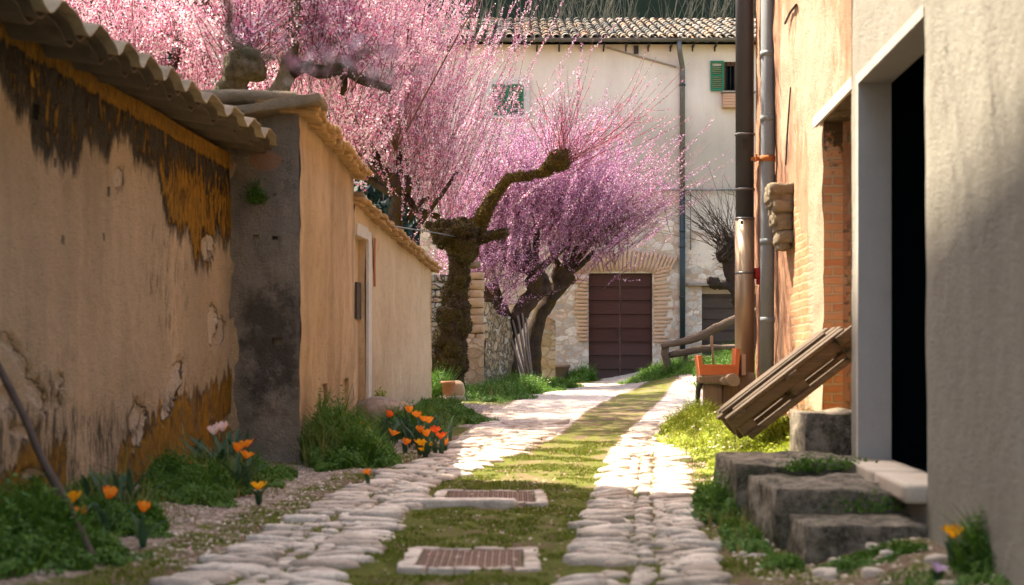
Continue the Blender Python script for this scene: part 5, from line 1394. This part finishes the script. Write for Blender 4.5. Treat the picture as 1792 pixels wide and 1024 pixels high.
# big blossom tree overhead: trunk left of the frame, branches over the lane
t9 = thing('overhanging_tree', 'blossom branch reaching in close and blurred over the outbuilding from above', 'tree', (-4.2,7.2,gz(-4.2,7.2)))
mb = MB()
wood_path(mb, [(-4.2,7.2,-1),(-4.1,7.2,1.5),(-3.8,7.1,3.2),(-3.0,6.6,4.6),(-1.8,6.4,5.8)], [.24,.2,.17,.13,.08], 14, .04, 60, 3, 5)
wood_path(mb, [(-3.8,7.1,3.2),(-2.9,6.0,3.4),(-2.0,4.2,2.4),(-1.3,2.9,1.15),at(330,-60,2.4),at(400,60,2.35),at(450,95,2.3),at(560,118,2.3),at(700,150,2.3)], [.08,.05,.035,.016,.007,.006,.005,.003,.002], 8, .002, 61, 6, 5)
wood_path(mb, [at(560,118,2.3),at(620,100,2.28),at(668,80,2.25)], [.005,.004,.002], 6, .002, 62, 6, 4)
mb.build('trunk', MT['grey_bark'], t9)
S = Shoots(9)
S.fan([(-3.0,6.6,4.6,3),(-1.8,6.4,5.8,4),(-2.4,6.5,5.2,4),(-3.6,7,3.8,2)], 150, (.8,2.4), up=.9, out=(.5,0), spread=1.0, curve=.05, bloom=40, size=.02, scat=.03, r0=.009)
S.fan([P3(560,112,2.3,.12),P3(600,112,2.3,.12),P3(640,90,2.3,.12),P3(665,85,2.28,.12),P3(700,150,2.3,.12),P3(650,140,2.3,.12),P3(520,110,2.3,.12)], 22, (.02,.06), up=.3, out=(.2,0), spread=1.0, curve=.0, bloom=200, size=.0055, scat=.006, r0=.001)
tw = S.twigs('shoots', MT['twig'], t9); S.bloom('blossom', MT['pale_blossom'], tw)

# ================================================================ greenery
def blades(name, blobs, mat, label, cat, seed, leafy=.5, obj_parent=None, kind='stuff', wid=.006):
    """blobs: (x, y, rx, ry, h, n, leafsize)"""
    r = np.random.default_rng(seed); V = []; off = 0
    for (x, y, rx, ry, h, n, ls) in blobs:
        a = r.uniform(0,2*np.pi,n); q = np.sqrt(r.random(n))*(1+.22*np.sin(a*3+x*9)+.14*np.sin(a*7+y*5)); X = x+np.cos(a)*q*rx; Yv = y+np.sin(a)*q*ry
        hh = h*np.sqrt(np.clip(1-np.abs(q)**2.2,.04,1))*r.uniform(.75,1.1,n)
        bump = np.array([noise.noise(Vector((xx*7,yy*7,seed))) for xx, yy in zip(X, Yv)]); hh = hh*np.clip(1+1.3*bump,.15,2)
        Z0 = ground(X, Yv)
        nl = int(n*leafy)
        # blades
        xb, yb, zb, hb = X[nl:], Yv[nl:], Z0[nl:], hh[nl:]; m = len(xb)
        th_ = r.uniform(0,2*np.pi,m); wv = np.stack([np.cos(th_),np.sin(th_),np.zeros(m)],1)*(wid*r.uniform(.6,1.4,m))[:,None]
        ln = np.stack([r.normal(0,.35,m),r.normal(0,.35,m),np.ones(m)],1); b0 = np.stack([xb,yb,zb-.01],1); top = b0+ln*hb[:,None]; mid = b0+ln*hb[:,None]*np.array([.35,.35,.62])
        V.append(np.stack([b0-wv, b0+wv, mid+wv*.7, mid-wv*.7],1).reshape(-1,3)); V.append(np.stack([mid-wv*.7, mid+wv*.7, top+wv*.08, top-wv*.08],1).reshape(-1,3))
        # leaflets through the clump
        xl, yl, zl, hl_ = X[:nl], Yv[:nl], Z0[:nl], hh[:nl]
        zz = zl+hl_*r.random(nl)**.45
        c = np.stack([xl,yl,zz],1)
        nrm = np.stack([(xl-x)/rx*.7+r.normal(0,.5,nl),(yl-y)/ry*.7+r.normal(0,.5,nl),np.ones(nl)],1); nrm /= np.linalg.norm(nrm,axis=1)[:,None]
        u = np.cross(nrm, r.normal(0,1,(nl,3))); u /= np.linalg.norm(u,axis=1)[:,None]; w = np.cross(nrm,u); sz = (ls*r.uniform(.6,1.35,nl))[:,None]
        V.append(np.stack([c-u*sz, c+w*sz*.42+nrm*sz*.12, c+u*sz, c-w*sz*.42+nrm*sz*.12],1).reshape(-1,3))
    V = np.concatenate(V); Q = np.arange(len(V)).reshape(-1,4)
    o = np_mesh(name, V, Q, mat, obj_parent)
    if kind == 'stuff': tag(o, label, cat, kind='stuff')
    elif label: tag(o, label, cat)
    return o
def G(px, py): v = gp(px, py); return v.x, v.y
def blob(px, py, rx, ry, h, n, ls): x, y = G(px, py); return (x, y, rx, ry, h, n, ls)
blades('grass_verge', [blob(30,1010,.35,.35,.16,5000,.013), blob(215,945,.20,.30,.13,6000,.012), blob(110,995,.3,.25,.14,5000,.013), blob(-40,1000,.5,.6,.2,2500,.02), blob(250,950,.12,.25,.10,2500,.011),
   blob(170,915,.18,.3,.13,4500,.012), blob(320,890,.26,.40,.10,6500,.012), blob(370,870,.2,.45,.16,6500,.012), blob(440,850,.20,.42,.13,6500,.012), blob(300,875,.18,.3,.16,4500,.012), blob(490,838,.12,.3,.07,2500,.011), blob(60,950,.16,.3,.14,3000,.012)],
   MT['leaf_deep'], 'lush leafy weeds and grass along the foot of the mossy wall', 'weeds', 1, .72)
blades('weed_mound', [blob(585,805,.34,.62,.36,15000,.017), blob(625,815,.30,.45,.22,9000,.015), blob(560,790,.16,.4,.42,5000,.016), blob(670,820,.16,.28,.10,3000,.012)],
   MT['leaf_deep'], 'rounded mound of feathery green weeds at the outbuilding corner', 'weeds', 2, .78)
blades('grass_verge', [blob(765,745,.26,.9,.11,8000,.016), blob(805,738,.34,.8,.10,7000,.016), blob(712,762,.30,.8,.24,6000,.018), (-1.15,19.9,.22,.8,.09,3000,.018), (-.9,18.4,.35,1.0,.16,4500,.02),
   (-1.15,22.0,.35,.7,.36,4000,.02), (-.75,22.6,.5,.9,.18,5000,.02), (-.25,23.6,.6,1.4,.20,9000,.02), (.15,25.4,.55,1.5,.24,8000,.022), (.7,27.2,.6,1.2,.16,7000,.022), (1.5,30.9,.35,.5,.26,3500,.022),(.75,30.4,.3,.6,.15,3000,.022), (-.3,21.9,.35,.8,.07,4000,.016)],
   MT['leaf_deep'], 'green grass bank below the trees and rubble wall on the left', 'grass', 3, .5)
blades('grass_verge', [(1.62,12.4,.34,1.1,.10,5000,.014),(2.0,12.6,.40,1.1,.14,7000,.016),(2.25,11.2,.40,.8,.16,6000,.016),(1.75,10.6,.32,.7,.10,4000,.014),(2.1,9.9,.3,.5,.14,3000,.016),(1.75,14.2,.3,.8,.16,3500,.016),(1.98,15.2,.3,.5,.2,2500,.016),(1.42,9.3,.16,.4,.06,1500,.012)],
   MT['leaf_bright'], 'bright yellow green sunlit grass under the pallet', 'grass', 4, .55)
blades('grass_verge', [(3.2,28.6,.9,1.6,.20,9000,.022),(4.2,26.5,1.2,2.0,.22,10000,.022),(3.6,23.5,.6,1.6,.12,5000,.02),(5.2,29.5,1.2,1.6,.3,7000,.025)],
   MT['leaf_deep'], 'green grass below the log fence', 'grass', 5, .4)
blades('grass_verge', [(1.12,6.9,.10,.5,.07,3000,.011),(1.15,7.9,.14,.5,.16,4000,.014),(1.15,6.1,.12,.18,.05,1800,.011),(1.5,5.95,.22,.14,.05,3000,.010),(1.78,5.35,.10,.2,.16,2500,.012),(1.6,5.3,.3,.3,.05,1500,.01),(1.95,5.0,.2,.4,.16,2500,.014)],
   MT['leaf_deep'], 'dark green weeds around the foot of the stone steps', 'weeds', 6, .7)
blades('dry_grass', [blob(200,930,.4,.5,.22,260,.01), blob(370,865,.35,.5,.26,260,.01), blob(590,810,.35,.6,.36,380,.01), blob(760,745,.4,1.2,.2,300,.01), (1.8,12.2,.6,1.8,.2,420,.01), (1.1,7.2,.15,.9,.14,160,.01), (-.35,23.2,.5,2,.24,260,.01), (-1.7,9.3,.2,1.6,.10,220,.01)],
   MT['leaf_dry'], 'thin straw coloured grass blades among the green weeds', 'grass', 41, 0, wid=.003)
def daisies():
    r = np.random.default_rng(6); P = []
    for (x,y,rx,ry,h,n) in ((-.3,23.8,.6,1.2,.22,50),(.3,25.6,.5,1.4,.24,40),(2.0,12.6,.4,1.2,.17,26),(1.7,11.4,.3,.8,.13,20),(-.9,21,.3,1.5,.12,20)):
        a = r.uniform(0,6.28,n); q = np.sqrt(r.random(n)); X = x+np.cos(a)*q*rx; Y_ = y+np.sin(a)*q*ry; P.append(np.stack([X,Y_,ground(X,Y_)+h*r.uniform(.6,1.1,n)],1))
    P = np.concatenate(P); n = len(P); s_ = r.uniform(.007,.012,(n,1)); u = np.array([[1,0,.2]])*s_; w = np.array([[0,1,.3]])*s_
    V = np.stack([P-u,P+w,P+u,P-w],1).reshape(-1,3); tag(np_mesh('daisies', V, np.arange(len(V)).reshape(-1,4), MT['petal_white']), 'tiny white wild flowers speckling the grass', 'flowers', kind='stuff')
daisies()
def onstep(name, pts, n, h, seed, label):
    r = np.random.default_rng(seed); V = []
    for (x, y, z, rr) in pts:
        c = np.stack([x+r.normal(0,rr,n), y+r.normal(0,rr*.5,n), z+np.abs(r.normal(0,h,n))],1); u = r.normal(0,1,(n,3)); u /= np.linalg.norm(u,axis=1)[:,None]; w = np.cross(u, r.normal(0,1,(n,3))); w /= np.linalg.norm(w,axis=1)[:,None]
        s_ = .012*r.uniform(.6,1.4,(n,1)); V.append(np.stack([c-u*s_,c+w*s_*.4,c+u*s_,c-w*s_*.4],1).reshape(-1,3))
    V = np.concatenate(V); return tag(np_mesh(name, V, np.arange(len(V)).reshape(-1,4), MT['leaf_deep']), label, 'weeds', kind='stuff')
onstep('moss_growth', [(1.62,6.70,-.76,.10),(1.78,6.72,-.75,.08),(1.70,7.56,-.64,.08),(1.55,7.54,-.65,.05)], 700, .03, 3, 'small green weeds growing in the joints of the stone steps')
fern = onstep('wall_fern', [tuple(at(449,355,11.13))+(.04,)], 900, .07, 4, None)
del fern['kind']; tag(fern, 'small green fern tuft growing from the dark outbuilding front', 'fern')
# moss cushion blades over the middle strip
def moss_strip():
    r = np.random.default_rng(9); n = 78000
    Yv = 4.8+(13.5-4.8)*r.random(n)**1.2; l0, l1 = trk(LT, Yv); r0_, r1_ = trk(RT, Yv)
    X = np.where(r.random(n) < .60, l1-.05+(r0_-l1+.1)*r.random(n), np.where(r.random(n) < .36, r1_+.35*r.random(n), np.where(r.random(n) < .4, l0-.3*r.random(n), np.where(r.random(n) < .5, l0+(l1-l0)*r.random(n), r0_+(r1_-r0_)*r.random(n)))))
    nz = np.array([noise.noise(Vector((x*2.2,y*2.2,3)))+.6*noise.noise(Vector((x*7,y*7,1))) for x, y in zip(X, Yv)])
    inm = ((abs(X+.185) < .29) & (abs(Yv-6.43) < .31)) | ((abs(X+.135) < .33) & (abs(Yv-8.85) < .37)) | ((abs(X+.28) < .32)&(abs(Yv-8.3)<.07))
    k = (nz > -.05) & (~inm); X, Yv, nz = X[k], Yv[k], nz[k]; m = len(X)
    Z = np.array([gsurf(x, y) for x, y in zip(X, Yv)]); h = (.008+.014*np.clip(nz+.2,0,1))*r.uniform(.6,1.4,m)
    th_ = r.uniform(0,2*np.pi,m); w = np.stack([np.cos(th_),np.sin(th_),np.zeros(m)],1)*.0045
    b = np.stack([X,Yv,Z-.003],1); top = b+np.stack([r.normal(0,.5,m),r.normal(0,.5,m),np.ones(m)],1)*h[:,None]
    V = np.stack([b-w,b+w,top+w*.4,top-w*.4],1).reshape(-1,3)
    tag(np_mesh('moss', V, np.arange(len(V)).reshape(-1,4), MT['leaf_moss']), 'short olive moss and grass between the cobbled wheel tracks', 'moss', kind='stuff')
moss_strip()

def litter():
    r = np.random.default_rng(77); n = 1300
    X = r.uniform(-1.9,2.0,n); Yv = r.uniform(5,24,n); Z = np.array([gsurf(x,y) for x,y in zip(X,Yv)])+.014+.012*r.random(n)
    c = np.stack([X,Yv,Z],1); a = r.uniform(0,6.28,n); s_ = r.uniform(.004,.010,n)[:,None]
    u = np.stack([np.cos(a),np.sin(a),r.normal(0,.3,n)],1)*s_; w = np.stack([-np.sin(a),np.cos(a),r.normal(0,.3,n)],1)*s_*.6
    V = np.stack([c-u,c+w,c+u,c-w],1).reshape(-1,3)
    tag(np_mesh('fallen_petals', V, np.arange(len(V)).reshape(-1,4), MT['rose_blossom']), 'pink petals fallen over the lane', 'petals', kind='stuff')
litter()
# tulips
def strap(mb, ang, L, w, lean, seed, z0=0):
    r = random.Random(seed); vs = []; n = 6
    dx, dy = math.cos(ang), math.sin(ang)
    for k in range(n+1):
        t = k/n; out = lean*L*t*t; up = L*t*(1-.25*lean*t); ww = w*math.sin(math.pi*min(.96,.18+t*.8))**.7*(1 if t < .95 else .1)
        for sg in (-1,0,1): vs.append((dx*out-dy*sg*ww, dy*out+dx*sg*ww, z0+up+abs(sg)*ww*.5))
    mb.add(vs, [(3*k+j, 3*k+j+1, 3*k+4+j, 3*k+3+j) for k in range(n) for j in (0,1)], True)
PET = {}
def tulip_meshes(kind, seed):
    r = random.Random(seed); mb = MB(); o_ = .35 if kind == 'cup' else .95
    for k in range(6):
        a = k*math.pi/3+r.uniform(-.1,.1); dx, dy = math.cos(a), math.sin(a); n = 6; vs = []
        for i in range(n+1):
            t = i/n; rad = (.004+.021*math.sin(min(t*1.9,1.57)))*(1+o_*t*.8)*(.93 if k % 2 else 1.05); z = .052*t*(1-.25*o_*t)
            w = .0165*math.sin(math.pi*(.10+.82*t))**.8
            for sg in (-1,0,1): vs.append((dx*rad*(1-.14*abs(sg))-dy*sg*w, dy*rad*(1-.14*abs(sg))+dx*sg*w, z+.002*abs(sg)))
        mb.add(vs, [(3*i+j,3*i+j+1,3*i+4+j,3*i+3+j) for i in range(n) for j in (0,1)], True)
    return mb
proto = {}
def tulip(px, py, s, mat, kind, label, group, scale=1.0, lean=0.0, leaves=3, Y=None):
    key = (mat, kind, leaves)
    v = gp(px, py, s)
    if Y is not None: v = at(px, py, Y); v.z = 0
    x, y = v.x, v.y; z = gz(x, y)
    head = at(px, py, y); H = (head.z-z)/scale
    root = thing('tulip', label, 'tulip', (x, y, z-.005), group, rz=random.uniform(0,6.28)); root.scale = (scale,)*3
    mb = MB(); mb.tube([(0,0,0),(.008,0,H*.5),(0,0,H-.03)], .0035, 6); mb.build('stem', MT['leaf_blue'], root, world=False)
    for k in range(leaves):
        mb = MB(); strap(mb, k*2.2+px, H*random.uniform(.75,1.0), .020, random.uniform(.35,.8), k+px); mb.build('leaf', MT['leaf_blue'], root, world=False)
    if key not in proto:
        fl_ = tulip_meshes(kind, len(proto)+3).build('flower', MT[mat], root, world=False); proto[key] = fl_
    else:
        fl_ = proto[key].copy(); COL.objects.link(fl_); fl_.parent = root
    fl_.location = (0,0,H-.035); fl_.rotation_euler = (random.uniform(-.3,.3),random.uniform(-.3,.3),random.uniform(0,6))
    return root
random.seed(33)
GL = 'tulips by the mossy wall'; GC = 'tulips in the clump by the cottage'
tulip(125,862,.30,'petal_yellow','open','large yellow orange tulip nearest the leaning stick', GL, 1.25)
tulip(139,889,.22,'petal_orange','open','orange tulip just below the large yellow one by the stick', GL, 1.1)
tulip(189,856,.30,'petal_orange','cup','upright orange tulip third from the leaning stick', GL, 1.1)
tulip(250,881,.24,'petal_orange','cup','orange tulip at the right edge of the first weed clump', GL, 1.0)
tulip(107,931,.10,'petal_orange','cup','tiny low orange bloom close to the foot of the stick', GL, .7, leaves=2)
tulip(343,806,.22,'petal_orange','open','flat open orange flower against the ochre lichen', GL, 1.0)
tulip(375,748,.42,'petal_white','cup','white pink tulip, left of the tall pair', GL, 1.25)
tulip(389,742,.44,'petal_white','cup','white pink tulip, right of the tall pair', GL, 1.25)
tulip(414,778,.33,'petal_orange','cup','light orange tulip beside the pale pink pair', GL, 1.15)
tulip(432,771,.33,'petal_orange','open','top orange bloom of the three right of the pale pink pair', GL, 1.15)
tulip(430,790,.28,'petal_orange','open','deep orange bloom just under the topmost by the outbuilding', GL, 1.15)
tulip(453,844,.14,'petal_yellow','open','single yellow orange tulip low by the outbuilding corner', GL, 1.15)
tulip(644,823,.10,'petal_orange','cup','small orange flower alone at the edge of the feathery mound', GL, .9, leaves=1)
for i, (a, b, s, m_, k, lb) in enumerate(((628,739,.28,'petal_orange','cup','small orange tulip in front of the cottage doorway'),(640,748,.24,'petal_yellow','open','yellow flower in front of the brown boulder'),
    (679,721,.33,'petal_red','cup','orange red tulip at the left top of the leafy clump'),(716,713,.36,'petal_orange','cup','highest orange tulip of the leafy clump'),(729,721,.33,'petal_orange','open','broad orange tulip just below the highest one'),
    (740,728,.30,'petal_orange','open','orange tulip between the broad one and the right edge of the clump'),(751,731,.30,'petal_orange','open','orange tulip hanging at the right of the clump'),(762,748,.24,'petal_red','open','deep red tulip, upper of the red pair'),
    (772,758,.2,'petal_red','open','deep red tulip, lower of the red pair'),(747,754,.22,'petal_orange','cup','orange tulip left of the red pair'),(687,753,.2,'petal_orange','open','orange tulip beside the rounded boulder'),
    (709,769,.12,'petal_orange','cup','small orange tulip low in the sunlit verge'),(735,770,.13,'petal_yellow','open','yellow tulip left of the lowest yellow cluster'),(748,775,.12,'petal_yellow','open','bright yellow tulip above the lowest one'),
    (743,783,.08,'petal_yellow','open','lowest bright yellow tulip touching the sunlit ground'),(735,748,.2,'petal_orange','cup','dull orange tulip deep inside the clump'),(779,770,.1,'petal_orange','cup','small orange bud at the far right of the clump'))):
    tulip(a, b, s, m_, k, lb, GC, 1.2, leaves=2)
tulip(1669,922,.22,'petal_yellow','open','lone orange yellow flower against the pale building by the steps', None, 1.1, Y=5.45)
tulip(1640,986,.08,'petal_lilac','open','small lilac flower below the orange one by the steps', None, .8, Y=5.3)
tulip(1298,753,.1,'petal_white','open','white flower in the sunlit grass under the pallet', None, 1.4, Y=12.3)
# blue green iris leaves clump
def leafclump(px, py, n, L, label, Yv=None, sp=.10):
    v = gp(px, py); x, y = v.x, v.y; r = random.Random(px)
    t = thing('strap_leaf_plant', label, 'plant', (x, y, gz(x,y)))
    for k in range(n):
        m2_ = MB(); strap(m2_, r.uniform(0,6.28), L*r.uniform(.7,1.1), .018, r.uniform(.3,.9), k)
        o = m2_.build('leaf', MT['leaf_blue'], t, world=False); o.location = (r.gauss(0,sp), r.gauss(0,sp), 0)
leafclump(385,850,26,.34,'blue green strap leaves under the pale pink tulips'); leafclump(200,930,20,.28,'dark strap leaves among the first orange tulips')
leafclump(700,775,46,.36,'dense blue green strap leaves behind the orange tulips by the cottage', sp=.2); leafclump(735,780,30,.30,'looser strap leaves under the red tulips by the cottage', sp=.16)
blades('creeper', [(-1.50,16.1,.09,.16,.50,1300,.022)], MT['leaf_bright'], 'small yellow green climbing plant in front of the cottage wall behind the boulders', 'plant', 12, .99, kind='one')

# ================================================================ beyond: hill, wood, unseen shading tower
mb = MB(); nxh, nyh = 60, 16; vs = []
for j in range(nyh+1):
    for i in range(nxh+1):
        x = -120+240*i/nxh; y = 46+95*j/nyh; h = 58*float(sst(44,140,y))+1.2
        if j == 0: h = -1.5
        vs.append((x, y, h+6*noise.noise(Vector((x*.03,y*.03,0)))*float(sst(46,70,y))-1))
mb.add(vs, [(j*(nxh+1)+i, j*(nxh+1)+i+1, (j+1)*(nxh+1)+i+1, (j+1)*(nxh+1)+i) for j in range(nyh) for i in range(nxh)], True)
tag(mb.build('hill', MT['hill_earth']), kind='structure')
def forest():
    r = np.random.default_rng(5); V = []
    nt_ = 430
    for k in range(nt_):
        y = 64+32*r.random(); x = r.uniform(-.42,.22)*y
        if k < 90: y = r.uniform(48,64); x = r.uniform(-.36,.0)*y; h0 = 58*float(sst(44,140,y))+1.2-1
        H = r.uniform(5,9); W = r.uniform(1.6,3); n = 640
        q = r.normal(0,1,(n,3)); q /= np.linalg.norm(q,axis=1)[:,None]; q *= r.uniform(.6,1.05,(n,1)); c = np.stack([x+q[:,0]*W, y+q[:,1]*W, h0+H*.5+q[:,2]*H*.55],1)
        u = r.normal(0,1,(n,3)); u /= np.linalg.norm(u,axis=1)[:,None]; w = np.cross(u, r.normal(0,1,(n,3))); w /= np.linalg.norm(w,axis=1)[:,None]; s_ = r.uniform(.10,.26,(n,1))
        V.append(np.stack([c-u*s_,c+w*s_*.6,c+u*s_,c-w*s_*.6],1).reshape(-1,3))
    V = np.concatenate(V); tag(np_mesh('hillside_wood', V, np.arange(len(V)).reshape(-1,4), MT['leaf_evergreen']), 'dark evergreen wood covering the hillside behind the farmhouse', 'wood', kind='stuff')
    S = Shoots(30); hd = []
    for k in range(60):
        y = r.uniform(68,78); x = r.uniform(-.10,.20)*y; z = 58*float(sst(44,140,y))+1; hd.append((x,y,z,8))
    S.fan(hd, 420, (3,7), up=1.0, spread=.35, curve=.0, bloom=0, r0=.028, side=.9)
    o = S.twigs('winter_scrub', MT['scrub_wood'], None); tag(o, 'pale leafless scrub in front of the dark wood above the roof', 'scrub', kind='stuff')
forest()

TH = 21.0
tw = thing('shading_tower', 'unseen tall stone tower added left of the lane to cast shade', 'house', (-10,6,gz(-10,6)))
mb = MB(); YT = 14.4; XT = -5.98  # added out of view so its shadow covers the near lane
panel(mb, Vector((XT,-8,0)), (0,1,0), (1,0,0), rng(0,YT+8,.8), rng(-1.3,TH-1.2,.8), lambda u: TH-1.2, lambda u: -1.3, [(3+i*4.2,4+i*4.2,1.2+j*3.3,2.7+j*3.3,.25) for i in range(5) for j in range(6)], .03, .5)
mb.add([(XT,YT,-1.3),(-15,YT,-1.3),(-15,YT,TH-1.2),(XT,YT,TH-1.2),(-15,-8,-1.3),(-15,-8,TH-1.2),(XT,-8,-1.3),(XT,-8,TH-1.2)], [(0,1,2,3),(1,4,5,2),(4,6,7,5)])
mb.build('wall', MT['shading_tower_stone'], tw)
mb = MB(); mb.add([(XT+.3,YT+.3,TH-1.2),(-15.3,YT+.3,TH-1.2),(-15.3,-8.3,TH-1.2),(XT+.3,-8.3,TH-1.2),(-10.5,YT+.3,TH+.3),(-10.5,-8.3,TH+.3)], [(0,3,5,4),(1,4,5,2),(0,4,1),(2,5,3),(0,1,2,3)])
mb.build('roof', MT['roof_tile'], tw)

# ================================================================ light, sky, camera
D = Vector((-.78,.62,2.0)).normalized()      # towards the sun
sun = bpy.data.lights.new('sun', 'SUN'); sun.energy = 4.4; sun.angle = R(.5); sun.color = (1,.90,.74)
so = bpy.data.objects.new('sun', sun); COL.objects.link(so); so.rotation_euler = D.to_track_quat('Z','Y').to_euler(); so.location = (-20,20,40)
w = bpy.data.worlds.new('World'); scene.world = w; w.use_nodes = True
nt = w.node_tree; nt.nodes.clear(); o = nt.nodes.new('ShaderNodeOutputWorld'); b = nt.nodes.new('ShaderNodeBackground'); sk = nt.nodes.new('ShaderNodeTexSky')
sk.sky_type = 'NISHITA'; sk.sun_disc = False; sk.sun_elevation = math.asin(D.z); sk.sun_rotation = math.atan2(D.x, D.y); sk.dust_density = 3; sk.air_density = 1.0; sk.ozone_density = .6
b.inputs[1].default_value = .135; nt.links.new(sk.outputs[0], b.inputs[0]); nt.links.new(b.outputs[0], o.inputs[0])
cam = bpy.data.cameras.new('camera'); co = bpy.data.objects.new('camera', cam); COL.objects.link(co); scene.camera = co
co.rotation_euler = (R(90),0,0); cam.lens = 50; cam.sensor_width = 36; cam.shift_y = (HY-512)/1792; cam.clip_end = 3000
cam.dof.use_dof = True; cam.dof.focus_distance = 23; cam.dof.aperture_fstop = 2.6
vs_ = scene.view_settings; vs_.view_transform = 'Standard'; vs_.look = 'None'; vs_.exposure = 2.3; vs_.gamma = 1
try:
    vs_.use_white_balance = True; vs_.white_balance_temperature = 6900; vs_.white_balance_tint = 8
except Exception as ex: print(ex)
